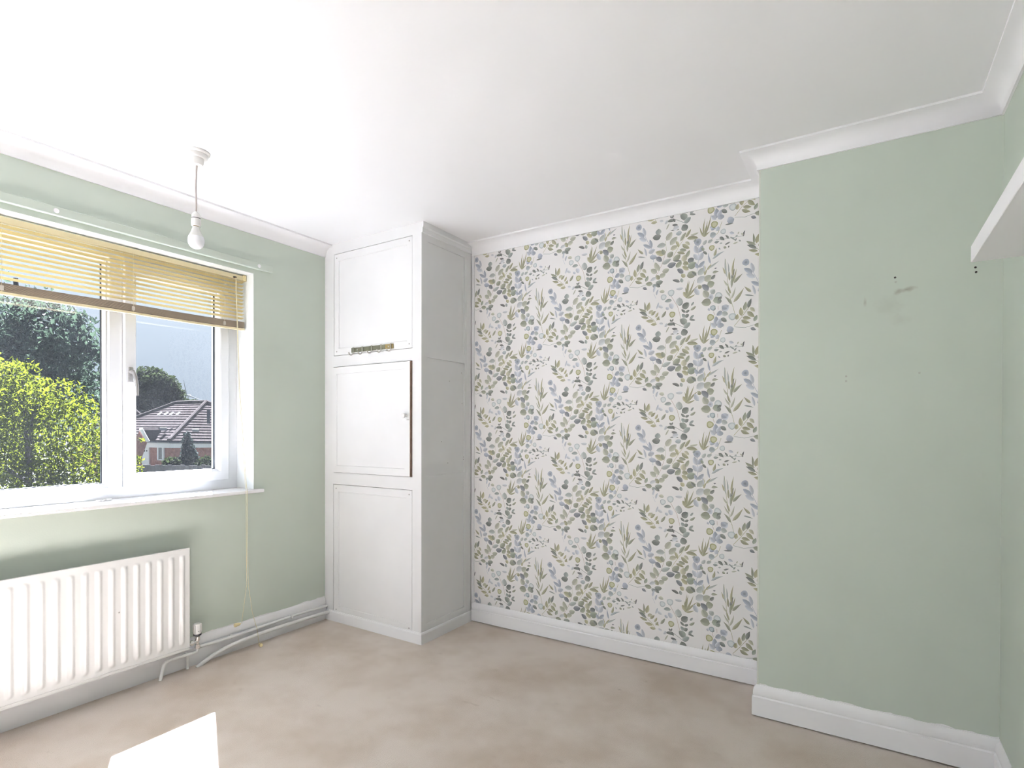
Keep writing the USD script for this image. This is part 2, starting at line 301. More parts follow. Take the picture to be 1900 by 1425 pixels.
paint_edge('baseboard_chimney', XC+0.01, XR-0.001, 'y', -CB, 0.134, 0.006, 2)
# cover strip between cupboard and wallpaper
struct('trim_3', box(CW+0.001, CW+0.020, -0.010, 0.0, 0.118, H-A_, 0.002), 'white_gloss', 'narrow white strip between cupboard and leaf wallpaper', 'trim strip')
# plug holes in the chimney breast
wc = stage.GetPrimAtPath('/World/wall_chimney')
for i, (hx, hz) in enumerate([(3.037, 1.804), (3.039, 1.787), (3.274, 1.806), (3.276, 1.789), (2.879, 1.436), (2.879, 1.417), (3.114, 1.437)]):
    ring = lathe([(0.0, 0.0006), (0.0016, 0.0006), (0.0017, 0.0012), (0.0034, 0.0012), (0.0038, 0.0)], 14)
    ring.apply_transform(trimesh.transformations.rotation_matrix(math.pi/2, [1, 0, 0])); ring.apply_translation([hx, -CB, hz])
    obj('wall_plug', ring, 'hole_dark' if i in (0, 2, 3) else 'plug_grey', wc)

obj('corner_bead', box(XC-0.0008, XC+0.006, -CB-0.0008, -CB+0.004, 0.134, H-A_, 0.0003), 'bead_paint', wc, smooth=False)
# ------------------------------------------------------------------ wallpaper print: flat watercolour leaves, repeat 0.534 x 0.534 m, half drop
LEAVES = "s,19550,17150,19890,16450,16,B;s,19890,16450,20030,15700,16,B;s,20680,16170,20450,15470,16,RG;s,20450,15470,20150,14960,16,RG;s,20650,16720,20700,16170,16,LG;s,21020,15780,21360,16320,16,YG;s,21360,16320,21780,16920,16,YG;s,22310,16250,22330,15530,16,B;s,22330,15530,22250,14940,16,B;s,23450,17160,23280,16660,16,OG;s,23280,16660,22850,16280,16,OG;s,23160,16320,23770,16270,16,TG;s,23770,16270,24490,16280,16,TG;s,24040,17250,24520,17170,16,TG;s,24520,17170,24960,17270,16,TG;s,24040,17300,24370,17690,16,OG;s,24370,17690,24780,18230,16,OG;s,19630,18320,20060,17980,16,OG;s,20060,17980,20200,17740,16,OG;s,21280,18610,21470,17880,16,RG;s,21470,17880,21630,17480,16,RG;s,21190,17700,21630,17450,16,DG;s,23970,12910,23860,13290,16,OG;s,23860,13290,23750,14000,16,OG;s,23750,14000,23610,15290,16,OG;s,23970,12940,24060,12560,16,OG;s,23280,18370,23290,18180,16,RG;s,23060,18110,23120,17940,16,RG;s,20070,14190,20020,14530,16,TG;s,20960,13790,21300,13210,16,RG;s,20160,13770,20030,14050,16,LB;p,19220,17510,19220,17830,322,B;o,19550,17130,19440,17630,192,LB;o,19510,17080,19130,17400,217,B;o,19630,16880,19230,17110,210,LB;o,19890,16430,19810,16930,168,B;o,19890,16460,19450,16720,182,B;o,19750,16220,20100,16370,262,LB;o,19640,16070,19510,16550,119,LB;o,19810,16020,20210,15930,252,B;o,20300,17100,20280,17400,308,TG;o,20410,17010,19960,16980,322,DG;o,20700,16710,20990,17110,297,LG;o,20890,16450,21260,16810,287,SL;o,20660,16500,20190,16470,266,TL;o,20580,16000,20120,16210,280,YG;o,20600,16000,20470,16300,210,SG;o,20750,15850,21040,16080,294,SG;o,20170,15930,20460,15670,252,DB;o,20480,15530,20950,15740,231,TL;o,20340,15200,20090,15680,259,SL;o,20190,15100,19870,15340,266,SL;o,20480,15120,20850,15210,259,SL;o,20340,14860,20660,14980,252,SL;o,20140,14980,20350,14750,224,OG;o,20180,14860,19850,14740,182,GL;o,20910,16210,21300,16330,252,YL;o,21190,16600,21350,16250,147,YG;o,21420,16550,21710,16960,161,SG;o,21690,16690,21950,17070,147,OG;o,21750,16630,22320,16550,196,OG;o,21920,16770,22330,16830,105,LG;o,21520,16380,21880,16110,196,OG;o,21660,16470,21890,16280,161,YL;o,21380,16120,21730,16040,175,SG;o,21250,16000,21660,15870,147,OG;o,21050,15600,21420,15890,308,SG;o,20750,15380,21200,15470,287,DB;o,21050,15600,21490,15550,91,DG;o,21590,15470,21660,15840,294,YL;o,21720,15660,21890,16020,182,SG;o,21190,15250,21480,15520,259,SG;o,21550,15410,21840,15320,231,OG;o,21790,15440,22100,15560,297,DT;o,21790,15150,22220,15340,364,GR;o,21570,14900,21260,15160,224,DB;o,21830,15020,21520,15250,203,YG;o,21670,14690,21460,14850,203,YG;o,21750,14720,22240,14810,364,SG;o,22230,14680,21990,14920,140,DG;p,22290,16170,22290,16530,385,B;o,22280,15790,22140,16220,238,LB;o,22340,15820,22540,16150,217,B;o,22310,15460,22080,15780,224,LB;o,22340,15420,22540,15820,259,LB;o,22310,15030,22160,15310,168,B;o,22340,15060,22630,15350,203,B;o,22310,14690,22610,15030,308,TL;o,22560,15840,22750,15660,126,DG;o,22080,16400,22210,16520,105,TG;o,22530,16170,22720,16380,175,TL;o,22600,15870,22470,16040,140,GR;o,23460,18120,23800,18320,357,LB;o,23470,18350,23710,18160,210,B;o,23470,18090,23210,17890,231,B;o,23460,18000,23750,17900,245,TL;o,23160,17350,23180,17870,266,B;o,23220,17440,23430,17750,217,LB;o,23430,17740,23690,17550,196,DG;o,23400,17260,23370,17530,308,B;o,23170,17310,22930,17540,217,LB;o,23130,16900,22870,16990,217,LB;o,23190,16730,23290,16960,210,LB;o,22880,16530,23170,16610,287,TB;o,23690,17100,24020,17170,364,B;o,23590,16960,24000,16980,70,DG;o,22920,16840,23160,16900,140,B;o,22810,18300,22890,18170,126,LB;o,23070,18140,23060,18380,210,TG;p,23950,17590,23950,17940,385,PB;p,22920,17660,22920,18000,364,PO;p,23090,16920,23090,17250,364,PO;p,21020,18030,21010,18340,322,PO;p,22970,15810,22970,16080,294,PO;p,23510,16530,23510,16790,280,PB;p,20950,13800,20950,14140,350,PB;p,20560,13650,20560,13950,308,PB;p,23300,13340,23290,13700,392,PB;p,22920,13360,22920,13650,308,LB;p,23030,12830,23030,13090,280,TB;n,22590,16550,22380,17100,91,OG;n,22590,16550,22640,17500,91,OG;n,22590,16550,22750,17330,91,OG;n,22590,16550,22940,17630,91,OG;n,22590,16550,22870,17180,91,OG;n,22590,16550,22890,16780,91,OG;n,22590,16550,22690,17100,91,OG;n,22630,14620,22690,15080,84,YG;n,22630,14620,22630,15180,84,YG;n,22630,14620,22790,14980,84,YG;n,21750,13590,21570,13940,105,OG;n,21750,13590,21660,14170,105,OG;n,21750,13590,21830,14530,105,OG;n,21750,13590,21890,14490,105,OG;n,21750,13590,22150,14510,105,OG;n,21750,13590,22350,14210,105,OG;n,21750,13590,21960,13890,105,OG;n,21750,13590,22190,13740,105,OG;n,23920,13030,23580,13460,133,SG;n,24000,13120,24480,13760,161,OG;n,23890,13290,24090,13870,105,LG;n,23880,13550,23720,14060,98,OG;n,23910,13830,24060,14760,119,SG;n,24010,14050,24420,14460,140,SG;n,23820,14190,23770,14800,105,OG;n,23890,14280,24030,14760,112,DG;n,23960,14370,24060,15320,105,YG;n,23690,14380,23590,15350,91,TL;n,23610,14550,23480,14910,84,YG;n,23750,13930,23540,14290,91,LG;n,23960,14050,24140,14750,91,OG;n,23850,13420,23600,13840,84,SL;n,23780,14570,23720,15150,77,TL;n,19460,16220,19150,16530,126,OG;n,19170,16110,19610,16000,77,TG;n,23080,15510,23190,15900,133,OG;n,23000,15380,23580,15680,126,TB;n,22910,15160,22810,15730,98,B;n,22750,14880,22950,15170,119,YG;n,22820,14940,23330,15250,105,TL;n,23010,14700,23310,14720,133,SG;n,23100,14900,23230,14920,70,DB;n,22630,14790,22530,15250,77,LB;l,24370,17750,24330,18180,203,YG;l,24140,17590,24200,17860,189,YG;l,24420,17670,24800,17590,182,OG;l,24360,17550,24760,17380,182,OG;l,24480,18000,24570,18430,182,SG;l,24650,18110,24810,18540,175,DG;l,24630,17930,24960,17640,217,OG;l,24750,18110,24970,17890,175,YL;l,24780,17130,25020,17010,154,DB;l,24930,17430,25070,17730,175,GR;l,23340,16410,23570,16210,161,DG;l,23800,16550,24030,16470,147,LB;l,24430,16240,24510,16530,84,DK;l,23770,16260,23610,16460,98,DG;l,23590,15990,23850,16090,84,DG;l,23960,15960,24210,16020,84,LG;l,24050,16080,24150,16220,84,TG;l,24230,16100,24330,16030,77,TG;l,23530,15900,23670,15820,126,SG;l,23340,16080,23480,16090,84,TL;l,23090,16190,23330,16210,140,TG;l,24190,16360,24070,16270,84,TL;l,24340,16420,24440,16310,77,LG;l,23750,15820,23780,15920,70,DG;l,23300,15890,23390,15780,70,TB;l,23830,16330,24080,16120,77,TG;l,22780,16220,23030,16330,175,TL;l,24190,16400,24250,16520,63,LG;l,19650,18450,19230,18700,161,SG;l,19690,18250,19260,18500,168,DG;l,19750,18130,19330,18250,147,OG;l,20050,17940,19610,18000,182,YG;l,20190,17770,19870,17770,168,YG;l,19680,18510,19810,18970,217,YG;l,19580,18490,19540,19020,112,SG;l,19770,18360,20010,18520,196,YL;l,19910,18250,20150,18470,161,OG;l,20120,18120,20280,18390,126,YG;l,20460,18080,20700,18410,147,SG;l,20190,18090,20370,17970,140,YG;l,20330,18170,20190,17950,105,OG;o,21050,18490,20870,18750,238,LB;o,20850,18480,20670,18580,161,LB;o,20540,18590,20250,18730,161,PL;o,20190,18560,20300,18900,112,LB;o,21280,18670,21560,18790,294,TG;o,21540,18440,21860,18690,329,DG;o,21690,18220,21480,18400,126,DG;o,21690,18220,21890,18310,126,DG;o,21680,17960,21510,18150,182,TG;o,21680,17960,21860,18100,182,DG;o,21760,17650,21410,17900,322,GD;o,21910,17820,22120,18050,140,TG;o,21880,17830,22180,17770,98,DG;o,21610,17430,21940,17680,252,TG;o,21720,17050,21550,17380,350,DG;o,21490,17010,21180,16950,231,TB;o,21190,17690,20730,17680,175,DG;o,21290,17400,20990,17460,126,DK;o,21360,17170,20910,17170,84,DG;o,20970,17810,20900,17930,91,DG;o,20990,17810,21070,17960,84,DG;o,20690,17280,20860,17580,77,LG;o,21050,17190,21350,17330,245,PL;o,21940,18300,22210,18480,126,SG;o,21970,18530,22120,18710,105,TG;o,20540,17740,20330,17800,140,PL;o,20750,17760,20610,17570,161,PL;o,21150,17580,21050,17790,91,DK;o,21400,14470,21020,14620,147,DK;o,21530,14430,21460,14650,161,TG;o,21570,14130,21190,14140,161,PL;o,21370,13300,21370,13680,343,TL;o,21740,13660,21570,13940,189,YG;o,20990,13580,20620,13550,182,TG;o,20610,14070,20340,14110,182,LG;o,20000,14380,20150,14530,217,TG;o,20130,14580,20530,14620,252,GD;o,19970,14560,19600,14620,231,SG;o,20180,13940,20280,14250,112,LB;o,20030,14110,20110,14470,119,LB;o,20160,14530,20380,14350,175,DG;o,22260,14310,22680,14560,343,GL;o,22630,14350,22960,14580,357,SL;o,22940,14390,23140,14590,161,DG;o,22750,14120,23110,14190,343,SG;o,22480,14130,22310,14010,217,OG;o,22810,13840,22500,14180,273,DB;o,22800,13500,22570,13880,308,SL;o,22950,13660,23120,13860,266,TL;o,23040,13300,23430,13340,322,GR;o,22950,13220,22470,13270,392,SG;o,22360,13680,22150,14060,231,LB;o,23390,13140,23260,13370,245,GD;o,23450,13460,23260,13300,140,DG"
def lin(r, g, b):
    c = np.array([r, g, b])/255.0; return np.where(c < 0.04045, c/12.92, ((c+0.055)/1.055)**2.4)
INK = {'B': (152, 168, 192), 'LB': (190, 200, 214), 'PL': (208, 214, 220), 'SG': (150, 158, 118), 'SL': (178, 184, 152), 'OG': (160, 160, 96), 'YG': (182, 178, 106), 'YL': (194, 194, 148), 'LG': (190, 194, 162), 'GR': (142, 160, 128),
       'DG': (100, 116, 104), 'GD': (122, 138, 120), 'DT': (92, 112, 112), 'DB': (104, 118, 132), 'TG': (142, 160, 154), 'TL': (172, 186, 180), 'TB': (158, 178, 184), 'GL': (192, 200, 204), 'DK': (72, 82, 80), 'PB': (198, 208, 208), 'PO': (178, 180, 124), 'RG': (186, 160, 140)}
INK = {k: lin(*c) for k, c in INK.items()}
PAPER = lin(226, 223, 219)
def leaf2d(kind, bx, bz, tx, tz, w, key, r):
    """vertices (n,2), faces, colours of one printed leaf"""
    b, t = np.array([bx, bz]), np.array([tx, tz]); d = t-b; L = np.linalg.norm(d); d = d/L; n = np.array([-d[1], d[0]]); c = INK[key]*0.8+INK[key].mean()*0.2
    if kind == 's':
        w *= 1.25
        return np.array([b-n*w/2, b+n*w/2, t+n*w/2, t-n*w/2]), [[0, 1, 2], [0, 2, 3]], np.array([c*0.72+PAPER*0.22]*4)
    if kind == 'p':                                       # a seed pod: pale heart, dark rim, tip
        k = 14; a = np.linspace(0, 2*np.pi, k, endpoint=False); m = (b+t)/2; rad = L/2*(1+0.06*np.cos(3*a+r.uniform(0, 6)))
        ring = [m + np.outer(np.cos(a)*rad*s, n) + np.outer(np.sin(a)*rad*s, d) for s in (1.0, 0.82, 0.5)]
        solid = key in ('B', 'LB'); c = (c*0.6+c.mean()*0.25+PAPER*0.15) if solid else c; rim = np.tile(c*0.9, (k, 1)) if solid else np.where((np.sin(a+r.uniform(0, 6)) > 0.1)[:, None], c*0.50, c*0.80); v = np.vstack(ring + [m[None]])
        col = np.vstack([rim, np.tile(c*(1.0 if solid else 0.88), (k, 1)), np.tile(c*0.86 if solid else c*0.70+PAPER*0.32, (k, 1)), (c*0.55 if solid else c*0.7+PAPER*0.3)[None]]); f = []
        for i in range(k):
            j = (i+1) % k
            for q in (0, 1): f += [[q*k+i, q*k+j, (q+1)*k+j], [q*k+i, (q+1)*k+j, (q+1)*k+i]]
            f.append([2*k+i, 2*k+j, 3*k])
        return v, f, col
    s = np.linspace(0, 1, 7)
    if kind == 'o': wd = np.sin(np.pi*s**0.85)**0.62
    elif kind == 'l': wd = np.sin(np.pi*s**0.80)**0.95
    else: wd = np.sin(np.pi*s**0.62)**1.1
    wd[0] = 0.05; wd[-1] = 0.0
    bend = r.uniform(-0.06, 0.06)*L; ax = b + np.outer(s*L, d) + np.outer(np.sin(np.pi*s)*bend, n)
    v = np.vstack([ax, ax + np.outer(wd*w/2, n), ax - np.outer(wd*w/2, n)])
    dk, side = r.uniform(0.0, 1.0), r.choice([-1, 1])
    c = (c*0.76+c.mean()*0.24)*0.86+PAPER*0.14; w *= 1.18; core = np.array([c*(0.84-0.20*dk) + PAPER*0.12*(1-x) for x in s]); f1 = np.array([c*(0.92+0.12*x) + PAPER*(0.22*(1-x)) for x in s]); f2 = np.array([c*(0.74+0.10*x) for x in s])
    if dk > 0.6: f1 = f1[::-1].copy()
    A_c, B_c = (f1, f2) if side > 0 else (f2, f1)
    col = np.vstack([core, A_c, B_c]); f = []
    for i in range(6):
        f += [[i, i+1, 7+i+1], [i, 7+i+1, 7+i], [i, 14+i+1, i+1], [i, 14+i, 14+i+1]]
    return v, f, col
def build_print():
    items = [s.split(',') for s in LEAVES.split(';')]
    items.sort(key=lambda q: q[0] != 's')
    r = np.random.default_rng(3); motif = []
    for q in items:
        motif.append(leaf2d(q[0], *[int(x)/1e4 for x in q[1:6]], q[6], r))
    P = 0.5338; V, F, C, n = [], [], [], 0
    for i in range(-3, 4):
        for j in range(-4, 5):
            dx, dz = i*P, j*P + (i % 2)*0.264
            for k, (v, f, c) in enumerate(motif):
                w = v + [dx, dz]
                if w[:, 0].max() < CW+0.022 or w[:, 0].min() > XC or w[:, 1].max() < 0.12 or w[:, 1].min() > H-A_: continue
                w = np.column_stack([np.clip(w[:, 0], CW+0.021, XC-0.001), np.clip(w[:, 1], 0.112, H-A_+0.006)])
                V.append(np.column_stack([w[:, 0], np.full(len(w), -0.0002-k*2.5e-6), w[:, 1]])); F.append(np.array(f)+n); C.append(c); n += len(w)
    V, F, C = np.vstack(V), np.vstack(F), np.vstack(C)
    nrm = np.cross(V[F[:, 1]]-V[F[:, 0]], V[F[:, 2]]-V[F[:, 0]])[:, 1]; F[nrm > 0] = F[nrm > 0][:, ::-1]
    p = usdkit.mesh(stage, '/World/wall_back/leaf_print', (V, F), M['leaf_ink'])
    UsdGeom.PrimvarsAPI(p).CreatePrimvar('tint', Sdf.ValueTypeNames.Color3fArray, 'vertex').Set(Vt.Vec3fArray.FromNumpy(np.clip(C*1.12, 0, 0.9).astype(np.float32)))
    tag(p, 'watercolour print of green and blue eucalyptus sprigs', None, None, 'stuff')
build_print()

# ------------------------------------------------------------------ window
FX = -0.165                                                # room-side face of the outer frame
win = struct_x = thing('window_1', 'wide white plastic window of three lights above the radiator', 'window', (FX, WY1, WZ0), kind='structure')
MUL = [(-2.815, -2.740), (-1.640, -1.565)]
part(win, 'frame', frame_loop(WY0, WY1, WZ0+0.020, WZ1, [(0, -0.235), (0, FX), (0.052, FX), (0.064, FX-0.010), (0.064, -0.235)]), 'upvc', smooth=False)
for a, b in MUL:
    w_ = b-a
    part(win, 'mullion', prism([(-0.235, a), (FX-0.010, a), (FX, a+0.011), (FX, b-0.011), (FX-0.010, b), (-0.235, b)], 'z', WZ0+0.075, WZ1-0.06), 'upvc', smooth=False)
def casement(y0, y1, hy, side):
    z0, z1 = 0.932, 2.052
    c = part(win, 'casement', frame_loop(y0, y1, z0, z1, [(0, -0.225), (0, -0.150), (0.004, -0.146), (0.046, -0.146), (0.052, -0.149), (0.064, -0.176), (0.064, -0.205), (0.058, -0.225)]), 'upvc', smooth=False)
    part(win, 'gasket', frame_loop(y0, y1, z0, z1, [(0.0642, -0.180), (0.0665, -0.181), (0.0665, -0.196), (0.0642, -0.196)]), 'gasket', c, smooth=False)
    part(win, 'pane', box(-0.192, -0.188, y0+0.060, y1-0.060, z0+0.060, z1-0.060), 'window_glass', c, smooth=False)
    yh = hy; z = 1.505
    plate = box(-0.1465, -0.137, yh-0.011, yh+0.011, z-0.055, z+0.024, 0.003)
    hub = lathe([(0, 0), (0.010, 0), (0.010, 0.020), (0.008, 0.024), (0, 0.024)], 16, 'x', (-0.138, yh, z))
    P = np.array([(-0.118, yh, z), (-0.110, yh+side*0.003, z-0.012), (-0.104, yh+side*0.008, z-0.040), (-0.102, yh+side*0.012, z-0.075), (-0.104, yh+side*0.014, z-0.118)])
    lever = tube(P, [0.009, 0.0095, 0.0085, 0.0075, 0.0065], 12); lever.vertices[:, 0] = -0.11+(lever.vertices[:, 0]+0.11)*0.9
    part(win, 'handle', cat(plate, hub, lever), 'handle_silver', c, label='silver lever handle on the casement stile')
casement(-1.572, -1.038, -1.547, 1)
casement(-3.342, -2.808, -2.833, -1)
fy0, fy1, fz0, fz1 = MUL[0][1], MUL[1][0], WZ0+0.084, WZ1-0.064
part(win, 'glazing_bead', frame_loop(fy0, fy1, fz0, fz1, [(0, -0.20), (0, FX-0.006), (0.004, FX-0.005), (0.014, -0.186), (0.014, -0.20)]), 'upvc', smooth=False)
part(win, 'gasket', frame_loop(fy0, fy1, fz0, fz1, [(0.0142, -0.187), (0.0170, -0.188), (0.0170, -0.200), (0.0142, -0.200)]), 'gasket', smooth=False)
part(win, 'pane', box(-0.196, -0.192, fy0+0.010, fy1-0.010, fz0+0.010, fz1-0.010), 'window_glass', smooth=False)
SZ = 0.8795
sill = prism(Polygon([(-0.235, SZ-0.020), (0.027, SZ-0.020), (0.0315, SZ-0.017), (0.033, SZ-0.010), (0.0315, SZ-0.003), (0.027, SZ), (-0.235, SZ)]), 'y', WY0, WY1-0.0005)
ends = [prism(Polygon([(0.0, SZ-0.020), (0.027, SZ-0.020), (0.0315, SZ-0.017), (0.033, SZ-0.010), (0.0315, SZ-0.003), (0.027, SZ), (0.0, SZ)]), 'y', a, b) for a, b in ((WY1-0.0005, -0.936), (-3.445, WY0))]
sb = part(win, 'sill', cat(sill, ends), 'sill_gloss', smooth=40, label='white gloss window board with rounded nose')
part(win, 'reveal', cat(box(FX, -0.0008, WY1-0.0015, WY1, SZ, WZ1), box(FX, -0.0008, WY0, WY1-0.0015, WZ1-0.0015, WZ1), box(FX, -0.0008, WY0, WY0+0.0015, SZ, WZ1-0.0015)), 'reveal_paint', smooth=False, label='white painted recess lining')
# plaster flakes and dirt left on the board
for (fx_, fy_, s) in ((-0.10, -1.700, 0.011), (-0.105, -1.675, 0.008), (-0.11, -1.655, 0.012), (-0.09, -1.690, 0.006)):
    fl = trimesh.creation.icosphere(1, s); fl.vertices *= [0.9, 1.0, 0.45]; fl.vertices += 0.12*s*np.sin(fl.vertices*900); fl.apply_translation([fx_, fy_, SZ+0.4*s])
    part(win, 'plaster_flake', fl, 'coving_paint', sb, smooth=False)

# added window, out of view further along the same wall, for extra daylight
w2 = thing('window_2', 'added unseen window further along the window wall, letting in extra daylight behind the viewpoint', 'window', (FX, VY1, WZ0), kind='structure')
part(w2, 'frame', frame_loop(VY0, VY1, WZ0+0.020, WZ1, [(0, -0.235), (0, FX), (0.052, FX), (0.064, FX-0.010), (0.064, -0.235)]), 'upvc', smooth=False)
vm = (VY0+VY1)/2
part(w2, 'mullion', box(-0.235, FX, vm-0.036, vm+0.036, WZ0+0.075, WZ1-0.06, 0.006), 'upvc', smooth=False)
for a, b in ((VY0, vm-0.036), (vm+0.036, VY1)): part(w2, 'pane', box(-0.196, -0.192, a+(0.06 if a == VY0 else 0), b-(0.06 if b == VY1 else 0), WZ0+0.08, WZ1-0.06), 'window_glass', smooth=False)
part(w2, 'sill', prism(Polygon([(-0.235, SZ-0.020), (0.027, SZ-0.020), (0.033, SZ-0.010), (0.027, SZ), (-0.235, SZ)]), 'y', VY0, VY1-0.0005), 'sill_gloss', smooth=False)

# painted curtain batten over the window
bt = thing('curtain_batten', 'long thin sage painted wooden batten fixed across the wall above the window', 'batten', (0, -2.1, 2.13))
part(bt, 'board', box(0.0, 0.020, -3.50, -0.869, 2.133, 2.172, 0.003), 'sage_paint', smooth=False)
for yy_ in (-0.957, -1.9, -2.9):
    s = lathe([(0, 0.0225), (0.006, 0.0225), (0.009, 0.0215), (0.011, 0.0195), (0, 0.0195)], 14, 'x', (0, yy_, 2.153)); part(bt, 'filled_screw', s, 'coving_paint')

# ------------------------------------------------------------------ venetian blind
BX = -0.082; BY0, BY1 = -3.375, -0.990
bl = thing('venetian_blind', 'cream venetian blind pulled half way up the window recess', 'blind', (BX, (BY0+BY1)/2, 2.09))
part(bl, 'headrail', cat(box(BX-0.0125, BX+0.0125, BY0, BY1, 2.074, 2.099, 0.002), box(BX+0.0126, BX+0.014, BY0, BY1, 2.0745, 2.078)), 'headrail_cream', smooth=False)
for yb in (BY1+0.004, BY0-0.004):
    part(bl, 'bracket', cat(box(BX-0.016, BX+0.017, yb-0.014, yb+0.005, 2.070, 2.104, 0.001), box(BX+0.017, BX+0.019, yb-0.012, yb+0.002, 2.074, 2.098)), 'cream_plastic', smooth=False)
def sag(y): return -0.010*np.sin(np.pi*np.clip((y-BY0)/(BY1-BY0), 0, 1)) - 0.0035*np.abs(np.sin(np.pi*(y-BY1)/0.62))
def slat(z, tilt, k, drop=1.0, tone='slat_cream', lab=None):
    ys = np.linspace(BY0+0.003, BY1-0.002, 33); u = np.linspace(-0.0125, 0.0125, 5); th = 0.0008
    ct, s_ = math.cos(tilt), math.sin(tilt); crown = 0.0016*(1-(u/0.0125)**2)
    prof = np.column_stack([u*ct, u*s_+crown]); n = len(prof)
    V = np.vstack([np.column_stack([BX+prof[:, 0], np.full(n, y), z+drop*sag(np.array(y))+prof[:, 1]]) for y in ys]); F = []
    for i in range(len(ys)-1):
        for j in range(n-1): F += [[i*n+j, i*n+j+1, (i+1)*n+j+1], [i*n+j, (i+1)*n+j+1, (i+1)*n+j]]
    m = trimesh.Trimesh(V, F, process=False)
    part(bl, 'slat', m, tone, smooth=50)
NS = 11
for k in range(NS): slat(2.062-0.0205*k, math.radians(17), k, drop=(k/NS)**2)
ysk = np.linspace(BY0+0.003, BY1-0.002, 33)
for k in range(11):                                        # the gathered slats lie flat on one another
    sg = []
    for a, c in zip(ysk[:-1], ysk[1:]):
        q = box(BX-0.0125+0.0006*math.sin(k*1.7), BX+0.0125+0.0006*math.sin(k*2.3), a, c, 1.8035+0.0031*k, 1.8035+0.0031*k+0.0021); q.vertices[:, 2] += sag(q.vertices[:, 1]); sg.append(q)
    part(bl, 'slat', cat(sg), 'slat_stack_shaded', smooth=False)
rail = []
ysr = np.linspace(BY0, BY1, 33)
for a, b in zip(ysr[:-1], ysr[1:]):
    mm = box(BX-0.0125, BX+0.0125, a, b, 1.790, 1.800); mm.vertices[:, 2] += sag(mm.vertices[:, 1]); rail.append(mm)
part(bl, 'bottom_rail', cat(rail), 'headrail_cream', smooth=False)
for yl in (-1.109, -1.566, -2.055, -2.55, -3.05, -3.30):
    lad = [tube([(BX+dx, yl+0.0015*(-1)**i, 2.074-0.0205*i) for i in range(12)]+[(BX+dx, yl, 1.80+sag(np.array(yl)))], 0.0007, 6) for dx in (0.0135, -0.0135)]
    part(bl, 'ladder_cord', cat(lad), 'cord_cream')
    part(bl, 'slat_clip', box(BX-0.0128, BX+0.0142, yl-0.007, yl+0.007, 1.806+sag(np.array(yl)), 1.826+sag(np.array(yl)), 0.001), 'clip_clear', smooth=False)
part(bl, 'cord_guide', box(BX+0.013, BX+0.020, -1.060, -1.042, 2.076, 2.084, 0.001), 'dark_gap', smooth=False)
cy = -1.049
for dy, pts in ((0.0, [(0.048, -1.082, 0.158), (0.046, -1.080, 0.150)]), (0.007, [(0.064, -1.03, 0.20), (0.070, -1.005, 0.100), (0.058, -0.985, 0.012)])):
    P = [(BX+0.020, cy+dy*0.3, 2.078), (-0.03, cy+dy*.6, 1.45), (0.030, cy+dy, 0.905), (0.0375, cy+dy, 0.875), (0.038, cy+dy, 0.62), (0.042, cy+dy*1.2, 0.36)] + pts
    part(bl, 'pull_cord', tube(P, 0.0013, 7), 'cord_cream')
for P, ax in (((0.037, -1.082, 0.148), 0), ((0.060, -0.985, 0.0105), 1)):
    tg = lathe([(0, 0), (0.004, 0.0005), (0.0075, 0.008), (0.0105, 0.028), (0.0095, 0.035), (0, 0.037)], 16)
    R = trimesh.transformations.rotation_matrix(math.pi/2, [1, 0, 0]) if ax == 0 else trimesh.transformations.rotation_matrix(math.pi/2, [0.3, 1, 0])
    tg.apply_transform(R); tg.apply_translation(P); part(bl, 'cord_toggle', tg, 'cream_plastic')

# ------------------------------------------------------------------ radiator
RY0, RY1, RZ0, RZ1, RXF = -2.80, -1.384, 0.116, 0.628, 0.104
rad = thing('radiator', 'white ribbed panel radiator on the wall under the window', 'radiator', (0.06, (RY0+RY1)/2, RZ0))
pitch, fl0 = 0.0507, -1.421
flc = [fl0-pitch*i for i in range(28) if fl0-pitch*i > RY0+0.02]
ys = [RY0+0.003]
for c in reversed(flc): ys += [c-0.017, c-0.014, c-0.010, c-0.006, c-0.002, c+0.002, c+0.006, c+0.010, c+0.014, c+0.017]
ys = np.array(ys+[RY1-0.003]); zs = np.r_[RZ0+0.006, RZ0+0.03, np.linspace(RZ0+0.036, RZ0+0.062, 8), np.linspace(RZ0+0.09, RZ1-0.06, 8), np.linspace(RZ1-0.058, RZ1-0.030, 8), RZ1-0.024, RZ1-0.004]
dist = np.min(np.abs(ys[:, None]-np.array(flc)[None]), axis=1)
hy = np.where(dist < 0.017, 0.5+0.5*np.cos(np.pi*np.clip(dist/0.0165, 0, 1)), 0)**1.0
hz = np.clip(np.minimum(zs-(RZ0+0.034), (RZ1-0.030)-zs)/0.022, 0, 1); hz = np.sin(hz*np.pi/2)
X = RXF-0.012 + 0.010*np.outer(hz, hy)
V = np.stack([X, np.tile(ys, (len(zs), 1)), np.tile(zs[:, None], (1, len(ys)))], -1).reshape(-1, 3); n = len(ys); F = []
for i in range(len(zs)-1):
    for j in range(n-1): F += [[i*n+j, i*n+j+1, (i+1)*n+j+1], [i*n+j, (i+1)*n+j+1, (i+1)*n+j]]
front = trimesh.Trimesh(V, F, process=False)
if front.face_normals[:, 0].mean() < 0: front.invert()
shell = prism([(RXF-0.030, RZ0+0.002), (RXF-0.014, RZ0), (RXF-0.0115, RZ0+0.003), (RXF-0.0115, RZ0+0.006), (RXF-0.0125, RZ0+0.006), (RXF-0.0125, RZ1-0.004), (RXF-0.0115, RZ1-0.004), (RXF-0.0115, RZ1-0.002), (RXF-0.014, RZ1), (RXF-0.030, RZ1-0.002)], 'y', RY0, RY1)
seam = box(RXF-0.014, RXF-0.0095, RY0, RY1, RZ0+0.013, RZ0+0.017, 0.001)
part(rad, 'panel', cat(shell, front, seam), 'radiator_enamel', smooth=45)
fins = []
fy = np.arange(RY0+0.06, RY1-0.06, 0.02)
